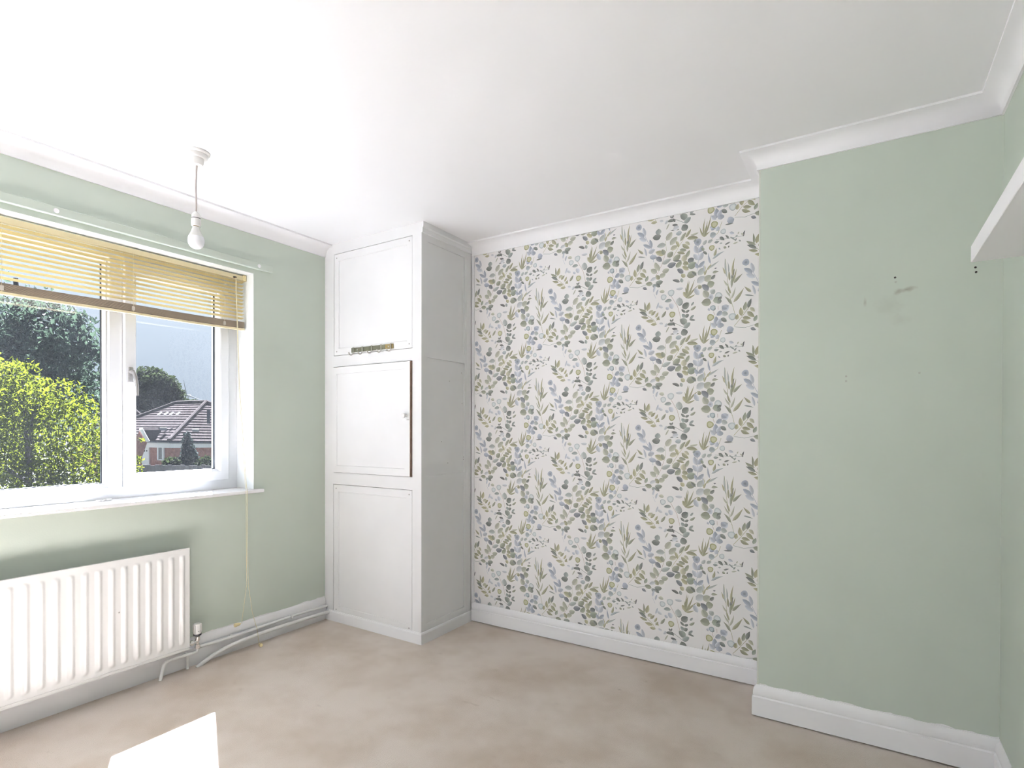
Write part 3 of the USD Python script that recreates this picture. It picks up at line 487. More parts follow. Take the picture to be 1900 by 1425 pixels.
for i, a in enumerate(fy[:-1]): fins.append(box(0.036, RXF-0.030, a, a+0.0012, RZ0+0.04, RZ1-0.03))
fins.append(box(0.0345, 0.036, RY0+0.06, RY1-0.06, RZ0+0.04, RZ1-0.03))
part(rad, 'convector_fin', cat(fins), 'radiator_enamel', smooth=False, kind='stuff')
for yb in (-2.55, -1.62): part(rad, 'wall_bracket', box(0.0006, 0.04, yb-0.012, yb+0.012, RZ0+0.06, RZ1-0.07), 'radiator_enamel', smooth=False)
chip = lathe([(0, 0.001), (0.003, 0.001), (0.004, 0)], 12, 'x', (RXF-0.0025, -1.700, 0.392)); part(rad, 'chip_mark', chip, 'screw_head')
VY = -1.335; VX = 0.070
vh = lathe([(0, 0), (0.0165, 0), (0.0175, 0.003), (0.0195, 0.010), (0.0195, 0.044), (0.018, 0.051), (0.014, 0.053), (0, 0.053)], 28, loc=(VX, VY, 0.178))
rid = [box(VX+0.0190*math.cos(a)-0.0016, VX+0.0190*math.cos(a)+0.0016, VY+0.0190*math.sin(a)-0.0016, VY+0.0190*math.sin(a)+0.0016, 0.190, 0.224) for a in np.linspace(0, 2*np.pi, 14, endpoint=False)]
val = part(rad, 'valve', cat(lathe([(0, 0), (0.011, 0), (0.011, 0.012), (0.008, 0.014), (0.008, 0.030), (0.012, 0.031), (0.012, 0.052), (0, 0.052)], 20, loc=(VX, VY, 0.112)),
          tube([(VX, VY, 0.138), (VX, -1.380, 0.138)], 0.0085, 14), lathe([(0, 0), (0.013, 0), (0.013, 0.014), (0, 0.014)], 6, 'y', (VX, -1.372, 0.138)), lathe([(0, 0), (0.0125, 0), (0.0125, 0.010), (0, 0.010)], 6, loc=(VX, VY, 0.104))), 'chrome')
part(rad, 'valve_head', cat(vh, rid), 'white_plastic', val, label='white thermostatic head')
part(rad, 'valve_ring', lathe([(0.008, 0), (0.0185, 0), (0.0185, 0.008), (0.008, 0.008)], 28, loc=(VX, VY, 0.170)), 'black_plastic', val)
part(rad, 'valve_pointer', box(VX+0.0165, VX+0.0202, VY-0.0065, VY+0.0035, 0.193, 0.1955), 'black_plastic', val, smooth=False)
part(rad, 'tail_pipe', tube([(VX, VY, 0.112), (VX, VY, 0.098), (VX, VY-0.004, 0.089), (VX-0.001, VY-0.016, 0.086), (VX-0.006, -1.40, 0.086), (VX-0.010, -1.462, 0.086), (VX-0.010, -1.480, 0.083), (VX-0.011, -1.491, 0.070), (VX-0.012, -1.497, 0.040), (VX-0.010, -1.508, 0.0)], 0.0078, 14), 'pipe_paint')
part(rad, 'return_pipe', tube([(0.034, -1.366, 0.0), (0.034, -1.366, 0.060), (0.036, -1.368, 0.075), (0.045, -1.380, 0.084), (0.064, -1.398, 0.0865)], 0.0078, 14), 'pipe_paint')
hp = thing('heating_pipe', 'thick white painted heating pipe dipping into the carpet in front of the skirting', 'pipe', (0.05, -0.9, 0.05))
part(hp, 'tube', tube([(0.046, -0.489, 0.050), (0.046, -0.62, 0.056), (0.047, -0.80, 0.060), (0.048, -1.00, 0.060), (0.049, -1.10, 0.055), (0.050, -1.19, 0.043), (0.051, -1.26, 0.024), (0.052, -1.33, -0.004)], 0.0105, 14, sub=60), 'pipe_paint')
hp2 = thing('heating_pipe', 'thin upper white heating pipe clipped along the skirting to the radiator valve', 'pipe', (0.03, -0.9, 0.08))
part(hp2, 'tube', tube([(0.0265, -0.489, 0.084), (0.0265, -0.9, 0.090), (0.0265, -1.25, 0.090), (0.028, -1.30, 0.090), (0.045, -1.325, 0.090), (0.062, -1.333, 0.0915)], 0.0078, 12, sub=50), 'pipe_paint')
for yc in (-0.75, -1.13): part(hp2, 'pipe_clip', box(0.0165, 0.0375, yc-0.006, yc+0.006, 0.079, 0.102, 0.003), 'pipe_paint', smooth=False)

# ------------------------------------------------------------------ built-in corner cupboard
FY = -CD
cup = thing('corner_cupboard', 'tall white painted built-in cupboard between window wall and leaf wallpaper', 'cupboard', (CW/2, -CD/2, 0))
e = 0.003
part(cup, 'carcass', box(0.002, CW-0.012, FY+0.020, -0.001, 0, H-0.001), 'dark_gap', smooth=False)
O = [(0.080, 0.752, 0.048, 0.874), (0.083, 0.752, 0.948, 1.618), (0.085, 0.752, 1.688, 2.334)]
fp = Polygon([(0.0, 0), (CW, 0), (CW, H), (0.0, H)], [[(a, c), (a, d), (b, d), (b, c)] for a, b, c, d in O])
part(cup, 'face_frame', prism(fp, 'y', FY, FY+0.022), 'cupboard_paint', smooth=False)
def panel(x0, x1, z0, z1, y, bw, rec=0.005, t=0.018):
    inner = Polygon([(x0, z0), (x1, z0), (x1, z1), (x0, z1)], [[(x0+bw, z0+bw*1.05), (x0+bw, z1-bw*1.05), (x1-bw, z1-bw*1.05), (x1-bw, z0+bw*1.05)]])
    slope = []
    return cat(prism(inner, 'y', y, y+t), box(x0+0.002, x1-0.002, y+rec, y+t-0.001, z0+0.002, z1-0.002),
               *[tube(p, 0.0032, 6) for p in ([(x0+bw, y+rec-0.0005, z0+bw*1.05), (x1-bw, y+rec-0.0005, z0+bw*1.05)], [(x0+bw, y+rec-0.0005, z1-bw*1.05), (x1-bw, y+rec-0.0005, z1-bw*1.05)],
                                              [(x0+bw, y+rec-0.0005, z0+bw*1.05), (x0+bw, y+rec-0.0005, z1-bw*1.05)], [(x1-bw, y+rec-0.0005, z0+bw*1.05), (x1-bw, y+rec-0.0005, z1-bw*1.05)])])
def screws(x0, x1, z0, z1, y, par):
    for sx in (x0+0.022, x1-0.022):
        for sz in (z0+0.024, z1-0.024):
            s = lathe([(0, 0), (0.0045, 0), (0.004, 0.0012), (0, 0.0012)], 12); s.apply_transform(trimesh.transformations.rotation_matrix(math.pi/2, [1, 0, 0])); s.apply_translation([sx, y, sz])
            part(cup, 'screw', s, 'screw_head', par)
lo = part(cup, 'lower_panel', panel(0.080+e, 0.752-e, 0.048+e, 0.874-e, FY+0.001, 0.042), 'cupboard_paint', smooth=30); screws(0.083, 0.749, 0.051, 0.871, FY+0.001, lo)
up = part(cup, 'upper_panel', panel(0.085+e, 0.752-e, 1.688+e, 2.334-e, FY+0.001, 0.040), 'cupboard_paint', smooth=30); screws(0.088, 0.749, 1.691, 2.331, FY+0.001, up)
dr = part(cup, 'door', panel(0.083+e, 0.752-0.007, 0.948+e, 1.618-e*1.5, FY-0.014, 0.040, 0.005, 0.022), 'cupboard_paint', smooth=30)
part(cup, 'door_edge', box(0.752-0.0069, 0.752-0.0055, FY-0.0135, FY+0.020, 0.948+e, 1.618-e*1.5), 'raw_wood', dr, smooth=False, label='bare brown wood edge of the door')
kb = lathe([(0, 0), (0.007, 0), (0.0065, 0.006), (0.005, 0.012), (0.007, 0.016), (0.0125, 0.021), (0.0145, 0.027), (0.0125, 0.033), (0.006, 0.037), (0, 0.0375)], 22)
kb.apply_transform(trimesh.transformations.rotation_matrix(math.pi/2, [1, 0, 0])); kb.apply_translation([0.722, FY-0.014, 1.301]); part(cup, 'knob', kb, 'white_plastic', dr)
part(cup, 'keyhole_plate', box(0.722, 0.740, FY-0.0152, FY-0.014, 1.276, 1.279), 'screw_head', dr, smooth=False)
# side of the cupboard: frame of stiles and rails over recessed sheets
SO = [(FY+0.050, -0.082, 0.105, 0.905), (FY+0.050, -0.082, 0.955, 1.636), (FY+0.050, -0.082, 1.690, 2.300)]
sp = Polygon([(FY+0.022, 0), (-0.012, 0), (-0.012, H), (FY+0.022, H)], [[(a, c), (a, d), (b, d), (b, c)] for a, b, c, d in SO])
part(cup, 'side_frame', prism(sp, 'x', CW-0.012, CW), 'cupboard_paint', smooth=False)
for a, b, c, d in SO: part(cup, 'side_panel', box(CW-0.0115, CW-0.0045, a-0.004, b+0.004, c-0.004, d+0.004), 'cupboard_paint', smooth=False)
part(cup, 'corner_post', box(CW-0.02, CW+0.001, -0.060, -0.010, 0.072, H-A_-0.004, 0.003), 'cupboard_paint', smooth=False)
part(cup, 'top_strip', prism([(CW, 2.338), (CW+0.006, 2.342), (CW+0.006, 2.366), (CW+0.012, 2.372), (CW+0.012, H-0.0005), (CW, H-0.0005)], 'y', FY+0.001, -0.004), 'coving_paint', smooth=False)
pl = [(0, 0), (0.009, 0), (0.009, 0.056), (0.006, 0.064), (0, 0.066)]
part(cup, 'plinth', molding([(0.019, FY), (CW, FY), (CW, -0.0005)], pl), 'white_gloss', smooth=False)
for i, (sy, sz) in enumerate([(-0.105, 1.575), (-0.225, 1.515), (-0.100, 1.385), (-0.300, 1.150), (-0.240, 1.020), (-0.085, 1.035), (-0.085, 1.050)]):
    s = lathe([(0, 0.0008), (0.0028, 0.0006), (0.0034, 0)], 10, 'x', (CW-0.0045, sy, sz)); part(cup, 'nail_hole', s, 'screw_head')

# hook rail
hk = thing('hook_rail', 'brassy steel rail with five coat hooks on the cupboard front', 'hook rail', (0.43, FY, 1.712))
hx0, hx1 = 0.250, 0.606
rl_ = part(hk, 'rail', box(hx0, hx1-0.066, FY-0.0045, FY-0.0002, 1.698, 1.726, 0.0012), 'rail_steel', smooth=False)
part(hk, 'label_plate', box(hx1-0.0655, hx1, FY-0.0044, FY-0.0002, 1.698, 1.726, 0.0012), 'brass_plate', rl_, smooth=False, label='brighter brass end of the rail')
for q in (hx0+0.052, hx1-0.04):
    s = lathe([(0, 0.0055), (0.004, 0.005), (0.0055, 0.0044)], 12); s.apply_transform(trimesh.transformations.rotation_matrix(math.pi/2, [1, 0, 0])); s.apply_translation([q, FY, 1.712]); part(hk, 'screw', s, 'chrome', rl_)
for i in range(5):
    hx = hx0+0.018+i*(hx1-hx0-0.036)/4
    st_ = box(hx-0.005, hx+0.005, FY-0.008, FY-0.0046, 1.697, 1.729, 0.001)
    cu = tube([(hx, FY-0.006, 1.700), (hx, FY-0.008, 1.690), (hx, FY-0.016, 1.681), (hx, FY-0.027, 1.679), (hx, FY-0.036, 1.685), (hx, FY-0.040, 1.694)], [0.0032, 0.003, 0.003, 0.003, 0.003, 0.0042], 10)
    part(hk, 'hook', cat(st_, cu), 'hook_chrome')

# ------------------------------------------------------------------ pendant
PX, PY_ = 0.530, -1.583
pd = thing('pendant_light', 'bare white bulb hanging from a ceiling rose on a short flex', 'lamp', (PX, PY_, H))
part(pd, 'ceiling_rose', lathe([(0, H-0.0005), (0.050, H-0.0005), (0.050, H-0.006), (0.047, H-0.010), (0.041, H-0.011), (0.041, H-0.022), (0.038, H-0.027), (0.027, H-0.028), (0.026, H-0.046), (0.022, H-0.055), (0.008, H-0.057), (0, H-0.057)], 40, loc=(PX+0.004, PY_, 0)), 'white_plastic')
part(pd, 'flex', tube([(PX+0.003, PY_, H-0.055), (PX, PY_, H-0.09), (PX-0.004, PY_, H-0.135), (PX-0.002, PY_, H-0.19), (PX-0.003, PY_, H-0.262)], 0.0034, 10, sub=30), 'flex_cable')
lh = part(pd, 'lamp_holder', lathe([(0, 2.150), (0.004, 2.149), (0.0125, 2.141), (0.0165, 2.134), (0.0172, 2.122), (0.0172, 2.121), (0.0165, 2.1195), (0.0165, 2.118), (0.0185, 2.1175), (0.0192, 2.100), (0.0185, 2.088), (0.0165, 2.0865), (0, 2.0865)], 32, loc=(PX-0.003, PY_, 0)), 'white_plastic')
part(pd, 'holder_ring', lathe([(0.0160, 2.1175), (0.0178, 2.1175), (0.0178, 2.1205), (0.0160, 2.1205)], 32, loc=(PX-0.003, PY_, 0)), 'black_plastic', lh)
bb = part(pd, 'bulb', lathe([(0.0295, 2.041), (0.0315, 2.032), (0.0320, 2.022), (0.0300, 2.011), (0.025, 2.001), (0.017, 1.994), (0.008, 1.9905), (0, 1.990)], 40, loc=(PX-0.003, PY_, 0)), 'bulb_dome', smooth=True)
part(pd, 'bulb_neck', lathe([(0, 2.084), (0.0125, 2.084), (0.0125, 2.080), (0.0145, 2.079), (0.0165, 2.072), (0.0195, 2.062), (0.0250, 2.050), (0.0295, 2.041), (0, 2.041)], 40, loc=(PX-0.003, PY_, 0)), 'bulb_neck', bb)
part(pd, 'bulb_cap', lathe([(0, 2.087), (0.0118, 2.087), (0.0118, 2.0795), (0, 2.0795)], 24, loc=(PX-0.003, PY_, 0)), 'brass_plate', bb)

# floating shelf
sh = thing('floating_shelf', 'thick white floating shelf on the green side wall at the right edge', 'shelf', (XR, -1.8, 1.6))
part(sh, 'board', box(3.140, XR-0.0003, -2.35, -1.2515, 1.6015, 1.6385, 0.0012), 'shelf_white', smooth=False)

# ------------------------------------------------------------------ outside, seen through the window
GZ = -1.9
plain('lawn', (0.050, 0.054, 0.040), 0.9, 0.4, 1.5)
plain('brick_red', (0.18, 0.09, 0.07), 0.85)
plain('render_white', (0.55, 0.55, 0.56), 0.7)
plain('fence_wood', (0.10, 0.092, 0.09), 0.9, 0.3, 3.0)
plain('dark_glass', (0.02, 0.024, 0.03), 0.15)
plain('turbine_white', (0.20, 0.21, 0.22), 0.5)
plain('bark', (0.022, 0.018, 0.014), 0.9)
plain('roof_pale', (0.16, 0.16, 0.165), 0.6)
mk('roof_tile', {'g': ('geometry', {}), 'n': ('noise_texture', {'scale': 3.0, 'detail': 4.0, 'roughness': 0.7}), 'r': ('rgb_ramp', {'ramp': [(0.3, (0.026, 0.0225, 0.021)), (0.7, (0.050, 0.043, 0.040))]}), 'p': ('diffuse_bsdf', {})},
   [('g.position', 'n.vector'), ('n.fac', 'r.fac'), ('r.color', 'p.color')])
mk('brickwork', {'tc': ('texture_coordinate', {}), 'g': ('geometry', {}), 'n': ('noise_texture', {'scale': 6.0, 'detail': 3.0}), 'r': ('rgb_ramp', {'ramp': [(0.3, (0.20, 0.095, 0.075)), (0.7, (0.30, 0.155, 0.125))]}), 'p': ('principled_bsdf', {'roughness': 0.9})},
   [('g.position', 'n.vector'), ('n.fac', 'r.fac'), ('r.color', 'p.base_color')])
leafy('leaf_lime', (0.045, 0.075, 0.016), (0.190, 0.235, 0.016), 0.62, 0.55)
leafy('leaf_dark', (0.070, 0.115, 0.105), (0.075, 0.115, 0.070), 0.45, 0.5)
leafy('leaf_mid', (0.045, 0.065, 0.042), (0.050, 0.068, 0.026), 0.4, 0.55)
leafy('leaf_conifer', (0.050, 0.075, 0.068), (0.035, 0.05, 0.04), 0.3, 0.4)
gp = struct('ground', box(-900, -0.29, -500, 900, GZ-0.2, GZ), 'lawn', 'grass ground outside the window', 'ground', smooth=False)

def leaf_cloud(blobs, count, size, seed, aspect=0.55, droop=0.4, fill=0.35, fuzz=0.0):
    """blobs: (centre, radii). Bent two-triangle-pair leaves through the outer part of every blob."""
    r = np.random.default_rng(seed); w = np.array([np.prod(b[1])**(2/3) for b in blobs]); w /= w.sum(); V = []; F = []
    k = r.choice(len(blobs), count, p=w); C = np.array([b[0] for b in blobs])[k]; Rr = np.array([b[1] for b in blobs])[k]
    d = r.normal(size=(count, 3)); d /= np.linalg.norm(d, axis=1)[:, None]
    rad = np.where(r.random(count) < fill, r.random(count)**0.5, 0.86+0.22*r.random(count)+fuzz*r.random(count)**3)
    lump = 1 + 0.16*np.sin(d[:, 0]*7+k) * np.cos(d[:, 2]*6+k*2.0)
    P = C + d*Rr*(rad*lump)[:, None]
    a = r.normal(size=(count, 3)); a[:, 2] -= droop; a /= np.linalg.norm(a, axis=1)[:, None]
    n = r.normal(size=(count, 3))*0.8 + [0, 0, 0.8]; b = np.cross(n, a); b /= np.linalg.norm(b, axis=1)[:, None]; n = np.cross(a, b)
    s = size*r.uniform(0.6, 1.35, count)[:, None]
    base, tip, l, rr, mid = P-a*s*.5, P+a*s*.5, P+b*s*aspect*.5+n*s*.08, P-b*s*aspect*.5+n*s*.08, P
    V = np.stack([base, l, tip, rr, mid-n*s*.04], 1).reshape(-1, 3); o = np.arange(count)*5
    F = np.stack([np.stack([o+x, o+y, o+4], 1) for x, y in ((0, 1), (1, 2), (2, 3), (3, 0))], 1).reshape(-1, 3)
    return trimesh.Trimesh(V, F, process=False)
def tree(name, label, blobs, count, size, mat, trunk, seed, group=None, c='tree', **k):
    base = np.array(trunk[0]); t = thing(name, label, c, base, group)
    part(t, 'foliage', leaf_cloud(blobs, count, size, seed, **k), mat, smooth=False, kind='stuff')
    r = np.random.default_rng(seed+1); br = []
    part(t, 'trunk', tube(trunk, np.linspace(trunk_r(trunk), trunk_r(trunk)*.45, len(trunk)), 9), 'bark')
    for i in r.permutation(len(blobs))[:7]:
        a = np.array(trunk[-1])*0.55+np.array(trunk[len(trunk)//2])*0.45; b = np.array(blobs[i][0]); m = (a+b)/2+[0, 0, 0.12*np.linalg.norm(b-a)]
        br.append(tube([a, m, b], np.array([0.5, 0.33, 0.12])*trunk_r(trunk), 7))
    part(t, 'branches', cat(br), 'bark')
    return t
def trunk_r(trunk): return 0.022*(trunk[-1][2]-trunk[0][2])-0.01
def blob(u, v, rpx, depth, zs=1.0, dd=0.0):
    r_ = rpx*depth/FPX; return (at(u, v, depth+dd), np.array([r_, r_, r_*zs]))
def ground_below(u, depth): p = at(u, 800, depth); return (p[0], p[1], GZ)
# lime green tree close to the window
D = 6.8
bl_ = [(-150, 700, 120, .5), (-60, 745, 90, 0), (12, 722, 52, .2), (62, 745, 46, -.1), (112, 745, 42, .1), (60, 800, 80, .2), (150, 768, 30, 0), (120, 830, 68, .3), (172, 800, 24, -.2), (175, 850, 40, .1), (215, 888, 44, .2), (0, 860, 90, .5), (80, 890, 66, .3), (140, 905, 55, .4), (-80, 860, 100, .4), (60, 960, 110, .3), (180, 960, 60, .3), (258, 850, 7, -.2), (263, 862, 6, -.2), (255, 885, 9, -.1), (262, 815, 5, -.1), (40, 700, 30, 0), (25, 684, 16, .1)]
tr = ground_below(40, D)
tree('lime_green_tree', 'bright yellow-green sunlit tree close outside the window', [blob(u, v, r_, D, 0.95, dd) for u, v, r_, dd in bl_], 24000, 0.056, 'leaf_lime',
     [tr, (tr[0]+.05, tr[1], GZ+0.9), (tr[0]-.03, tr[1]+.05, GZ+1.8), (tr[0], tr[1]+.1, GZ+3.0)], 11, droop=0.8, fill=0.45, fuzz=0.2)
# tall dark tree behind it
D = 25.0
bl_ = [(-80, 640, 110, 0), (30, 610, 62, 0), (88, 625, 58, 0), (20, 640, 90, 0.5), (110, 650, 62, 0), (140, 640, 34, -.5), (152, 600, 16, 0), (165, 655, 22, 0), (128, 590, 20, 0), (60, 690, 80, .5), (130, 700, 45, .5), (-60, 650, 120, 1), (-50, 760, 120, 1), (80, 750, 90, 1), (178, 640, 10, 0), (160, 622, 12, 0), (183, 662, 9, 0), (148, 585, 10, 0), (60, 565, 18, 0), (100, 570, 14, 0)]
tr = ground_below(30, D)
tree('dark_tree', 'tall dark blue-green tree rising behind the bright yellow-green one', [blob(u, v, r_, D, 0.9, dd) for u, v, r_, dd in bl_], 19000, 0.26, 'leaf_dark', [tr, (tr[0], tr[1], 1.0), (tr[0], tr[1]+.2, 4.0), (tr[0], tr[1], 8.0)], 21, droop=0.9, fill=0.4, fuzz=0.55)
# broad tree behind the bungalow
D = 64.0
bl_ = [(285, 720, 34, 0), (255, 735, 40, 0), (310, 722, 22, 0), (322, 738, 18, 0), (235, 725, 30, 0), (290, 755, 44, 0), (330, 755, 14, 0), (270, 700, 18, 0), (287, 693, 10, 0), (306, 704, 9, 0)]
tr = ground_below(285, D)
tree('round_tree', 'round leafy tree standing behind the bungalow roof', [blob(u, v, r_, D, 0.95, dd) for u, v, r_, dd in bl_], 11000, 0.46, 'leaf_mid', [tr, (tr[0], tr[1], 0.5), (tr[0], tr[1], 3.5)], 31, droop=0.3)
D = 56.0
bl_ = [(185, 712, 20, 0), (172, 728, 26, 0), (200, 735, 24, 0), (190, 752, 26, 0), (160, 745, 22, 0)]
tr = ground_below(185, D)
tree('side_tree', 'leafy tree left of the window mullion beyond the tall dark tree', [blob(u, v, r_, D, 1.0, dd) for u, v, r_, dd in bl_], 4500, 0.42, 'leaf_mid', [tr, (tr[0], tr[1], 0.5), (tr[0], tr[1], 3.0)], 41, droop=0.3)
D = 70.0
tr = ground_below(352, D)
tree('distant_tree', 'small distant tree showing over the bungalow ridge beneath the turbine', [blob(u, v, r_, D, 0.8) for u, v, r_ in [(340, 745, 8), (348, 748, 8), (360, 747, 7), (370, 752, 8), (355, 757, 10)]], 1500, 0.40, 'leaf_mid', [tr, (tr[0], tr[1], 0.5), (tr[0], tr[1], 3.0)], 51, droop=0.3)
# conifer and shrubs in front of the bungalow
D = 27.0
tr = ground_below(349, D)
tree('conifer', 'slender dark conifer in front of the bungalow wall', [blob(u, v, r_, D, 1.2) for u, v, r_ in [(347, 808, 5), (348, 820, 8), (349, 835, 11), (350, 850, 14), (352, 866, 18), (354, 884, 20)]], 4000, 0.17, 'leaf_conifer', [tr, (tr[0], tr[1], -0.6), (tr[0], tr[1], 0.6)], 61, droop=-0.5)
for i, (u, v, r_, lab) in enumerate([(318, 866, 15, 'low green shrub left of the conifer by the bungalow'), (383, 868, 17, 'low green shrub right of the conifer by the bungalow')]):
    tr = ground_below(u, D-4)
    tree('garden_shrub', lab, [blob(u, v, r_, D-4, 1.1), blob(u-7, v+12, r_*.9, D-4), blob(u+8, v+14, r_*.9, D-4)], 2200, 0.16, 'leaf_mid', [tr, (tr[0], tr[1], -1.2), (tr[0], tr[1], -0.5)], 71+i, c='shrub', group='shrubs below the bungalow')
# hip-roofed bungalow
def courses(e0, e1, r0, r1, n, lift=0.05):
    """Stepped tile courses between an eaves line and a ridge line."""
    e0, e1, r0, r1 = (np.array(x, float) for x in (e0, e1, r0, r1)); nm = np.cross(e1-e0, (r0+r1)/2-e0); nm /= np.linalg.norm(nm); nm *= np.sign(nm[2]); V = []; F = []
    for i in range(n):
        a, b = i/n, (i+1)/n; q = len(V)
        A0, A1, B0, B1 = e0+(r0-e0)*a, e1+(r1-e1)*a, e0+(r0-e0)*b, e1+(r1-e1)*b
        V += [A0-nm*.04, A1-nm*.04, A0+nm*lift, A1+nm*lift, B0, B1]; F += [[q, q+1, q+3], [q, q+3, q+2], [q+2, q+3, q+5], [q+2, q+5, q+4]]
    return trimesh.Trimesh(np.array(V), F, process=False)
C_, R_, P_, E_, S_ = at(314, 818.5, 34), at(383, 747, 38.5), at(327, 748.5, 39.5), at(150, 814, 37.5), at(575, 821, 37.0)
hs = thing('bungalow', 'brick bungalow with a brown tiled hip roof and small gabled porch', 'house', (C_[0], C_[1], GZ))
rf = part(hs, 'roof', cat(courses(C_, E_, R_, P_, 15), courses(C_, S_, R_, R_+(S_-C_)*0.001, 15)), 'roof_tile', smooth=False)
part(hs, 'ridge_tiles', cat(tube([C_+[0, 0, .05], R_+[0, 0, .05]], 0.14, 8), tube([R_+[0, 0, .05], P_+[0, 0, .05]], 0.13, 8), tube([R_+[0, 0, .05], S_+[0, 0, .05]], 0.13, 8), tube([P_+[0, 0, .05], E_+[0, 0, .05]], 0.13, 8)), 'ridge_mortar', rf)
back = (C_+E_+S_)/3 - np.array([FWD[0], FWD[1], 0])*-6
def wall_between(a, b, z0, z1, inset, th=0.25):
    a, b = np.array(a, float), np.array(b, float); d = (b-a)[:2]/np.linalg.norm((b-a)[:2]); n_ = np.array([d[1], -d[0]])
    if n_ @ (np.array([EYE[0], EYE[1]])-a[:2]) > 0: n_ = -n_
    q = [a[:2]+n_*inset, b[:2]+n_*inset, b[:2]+n_*(inset+th), a[:2]+n_*(inset+th)]
    m = trimesh.creation.extrude_polygon(Polygon(q).buffer(0), z1-z0, engine='earcut'); m.apply_translation([0, 0, z0]); return m
part(hs, 'front_wall', wall_between(C_, E_, GZ, C_[2]-0.25, 0.35), 'brickwork', smooth=False)
part(hs, 'side_wall', wall_between(C_, S_, GZ, C_[2]-0.25, 0.35), 'brickwork', smooth=False)
part(hs, 'fascia', cat(wall_between(C_, E_, C_[2]-0.42, C_[2]-0.10, 0.10, 0.06), wall_between(C_, S_, C_[2]-0.42, C_[2]-0.10, 0.10, 0.06)), 'render_white', smooth=False)
part(hs, 'gutter', cat(tube([C_-[0, 0, .08], E_-[0, 0, .08]], 0.06, 8), tube([C_-[0, 0, .08], S_-[0, 0, .08]], 0.06, 8)), 'dark_glass')
def on_front(u, v, off=0.30):
    """Point of the facade plane C-E seen at (u, v), 'off' metres behind the eaves."""
    d = (E_-C_)[:2]/np.linalg.norm((E_-C_)[:2]); n_ = np.array([d[1], -d[0]]); n_ = -n_ if n_ @ (EYE[:2]-C_[:2]) > 0 else n_
    k = FWD + RGT*(u-950)/FPX - UPV*(v-PPY)/FPX; t = n_ @ (C_[:2]+n_*off-EYE[:2]) / (n_ @ k[:2]); return EYE+t*k
def facade_box(u0, v0, u1, v1, out, th):
    a, b = on_front(u0, v1, 0.33-out), on_front(u1, v1, 0.33-out); top = on_front(u0, v0, 0.33-out)[2]
    return wall_between([*a[:2], 0], [*b[:2], 0], min(a[2], b[2]), top, 0.0, th)
wn = part(hs, 'window', cat(facade_box(291, 826, 303.5, 828, .07, .1), facade_box(291, 852, 303.5, 854, .07, .1), facade_box(291, 826, 294, 854, .07, .1), facade_box(300.5, 826, 303.5, 854, .07, .1)), 'render_white', smooth=False)
part(hs, 'window_pane', facade_box(294, 828, 300.5, 852, .05, .06), 'dark_glass', wn, smooth=False)
dd_ = part(hs, 'door', facade_box(263.5, 823.5, 276, 862, .08, .1), 'render_white', smooth=False)
for u_ in (267, 271): part(hs, 'door_glass', facade_box(u_, 835, u_+1.6, 838, .10, .04), 'dark_glass', dd_, smooth=False)
# porch gable
ga, gl, gr = at(261, 797, 33.0), at(247, 818, 32.6), at(274, 818, 33.6)
bk = at(306, 796, 36.5)
pr = part(hs, 'porch_gable', trimesh.convex.convex_hull(np.vstack([np.array([ga, gl, gr]), np.array([ga, gl, gr])-[0.18, -0.09, 0], [[gl[0], gl[1], GZ], [gl[0]-.2, gl[1]+.1, GZ]]])), 'brickwork', smooth=False)
part(hs, 'porch_roof', courses(gr+[.2, -.1, -.05], gr+(bk-ga), ga+[.2, -.1, .12], bk+[0, 0, .1], 5), 'roof_tile', pr, smooth=False)
part(hs, 'barge_board', tube([ga+[.25, -.1, .05], gr+[.25, -.1, -.02]], 0.10, 6), 'render_white', pr)
for u in (296, 308, 318, 330):
    v_ = 768.5; p0 = at(u-2.5, v_+2.4, 35.9); p1 = at(u+3.0, v_-2.2, 36.3); w0 = (RGT*0.07)
    part(hs, 'roof_vent', trimesh.convex.convex_hull(np.array([p0-w0, p0+w0, p1-w0, p1+w0, p0-w0+[0, 0, .05], p0+w0+[0, 0, .05], p1-w0+[0, 0, .05], p1+w0+[0, 0, .05]])), 'roof_pale', rf, smooth=False)
for u, v_, dp in ((363, 800, 34.2), (303, 797.5, 35.0)):
    p0 = at(u, v_, dp); part(hs, 'roof_vent', box(p0[0]-.12, p0[0]+.12, p0[1]-.16, p0[1]+.16, p0[2]-.05, p0[2]+.14, .02), 'roof_pale', rf, smooth=False)
p0 = at(387, 786, 35.0); part(hs, 'flue_pipe', tube([p0, p0+[0, 0, .9]], 0.10, 10), 'dark_glass', rf)
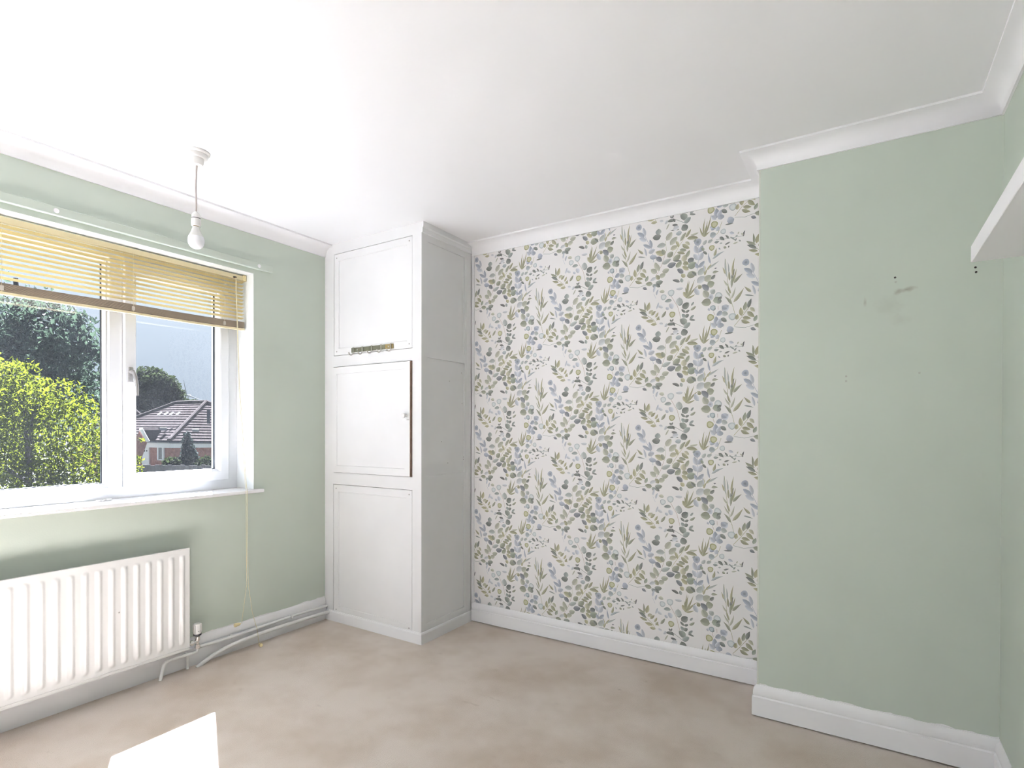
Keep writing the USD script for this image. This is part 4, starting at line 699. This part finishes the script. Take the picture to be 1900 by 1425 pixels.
# second bungalow further left
c2, r2, p2, e2, s2 = at(204, 806, 46), at(230, 742, 50), at(212, 743, 50), at(120, 806, 48), at(300, 806, 49)
h2 = thing('far_bungalow', 'second brown tiled roof half hidden behind the bright green tree', 'house', (c2[0], c2[1], GZ))
part(h2, 'roof', cat(courses(c2, e2, r2, p2, 12), courses(c2, s2, r2, r2+(s2-c2)*.001, 12)), 'roof_tile', smooth=False)
part(h2, 'ridge_tiles', cat(tube([c2, r2], 0.14, 8), tube([r2, p2], 0.14, 8), tube([r2, s2], 0.14, 8)), 'ridge_mortar')
part(h2, 'wall', cat(wall_between(c2, e2, GZ, c2[2]-.1, .4), wall_between(c2, s2, GZ, c2[2]-.1, .4)), 'brickwork', smooth=False)
# boundary fence of upright boards in front of the bungalow
fa, fb = at(180, 862, 20), at(430, 869, 19.5); fn = thing('boundary_fence', 'dark weathered board fence below the bungalow', 'fence', (*fa[:2], GZ))
d2 = (fb-fa)[:2]; Lf = np.linalg.norm(d2); d2 /= Lf; nf = int(Lf/0.16)
for i in range(nf):
    a = fa[:2]+d2*(i*0.16); q = Polygon([a, a+d2*0.15, a+d2*0.15+[-d2[1]*.02, d2[0]*.02], a+[-d2[1]*.02, d2[0]*.02]])
    m = trimesh.creation.extrude_polygon(q, fa[2]-GZ+0.02*math.sin(i*2.3), engine='earcut'); m.apply_translation([0, 0, GZ]); part(fn, 'board', m, 'fence_wood', smooth=False)
ra = tube([[*(fa[:2]+np.array([-d2[1], d2[0]])*.04), fa[2]-.2], [*(fb[:2]+np.array([-d2[1], d2[0]])*.04), fa[2]-.2]], 0.03, 6); part(fn, 'rail', ra, 'fence_wood')
# wind turbine on the horizon
D = 600.0
hb = at(349.3, 734, D); wt = thing('wind_turbine', 'pale wind turbine on the skyline above the bungalow ridge', 'wind turbine', (hb[0], hb[1], GZ))
part(wt, 'tower', tube([(hb[0], hb[1], GZ), (hb[0], hb[1], hb[2])], [1.5, 0.7], 12), 'turbine_white')
nd = np.array([FWD[0], FWD[1], 0]); nd /= np.linalg.norm(nd)
part(wt, 'nacelle', tube([hb-nd*2.5, hb+nd*4], 1.1, 10), 'turbine_white')
for a in (102, -18, 222):
    a = math.radians(a); dv = RGT*math.cos(a)+np.array([0, 0, 1])*math.sin(a); ot = np.cross(dv, nd)
    h_ = hb-nd*2.6; prof = [(0.5, .5), (3, .85), (7, .6), (17, .18)]
    L1 = [h_+dv*s+ot*w for s, w in prof]; L2 = [h_+dv*s-ot*w*.5 for s, w in prof]
    part(wt, 'blade', trimesh.convex.convex_hull(np.vstack([L1, L2, np.array(L1)+nd*.25, np.array(L2)+nd*.25])), 'turbine_white', smooth=False)
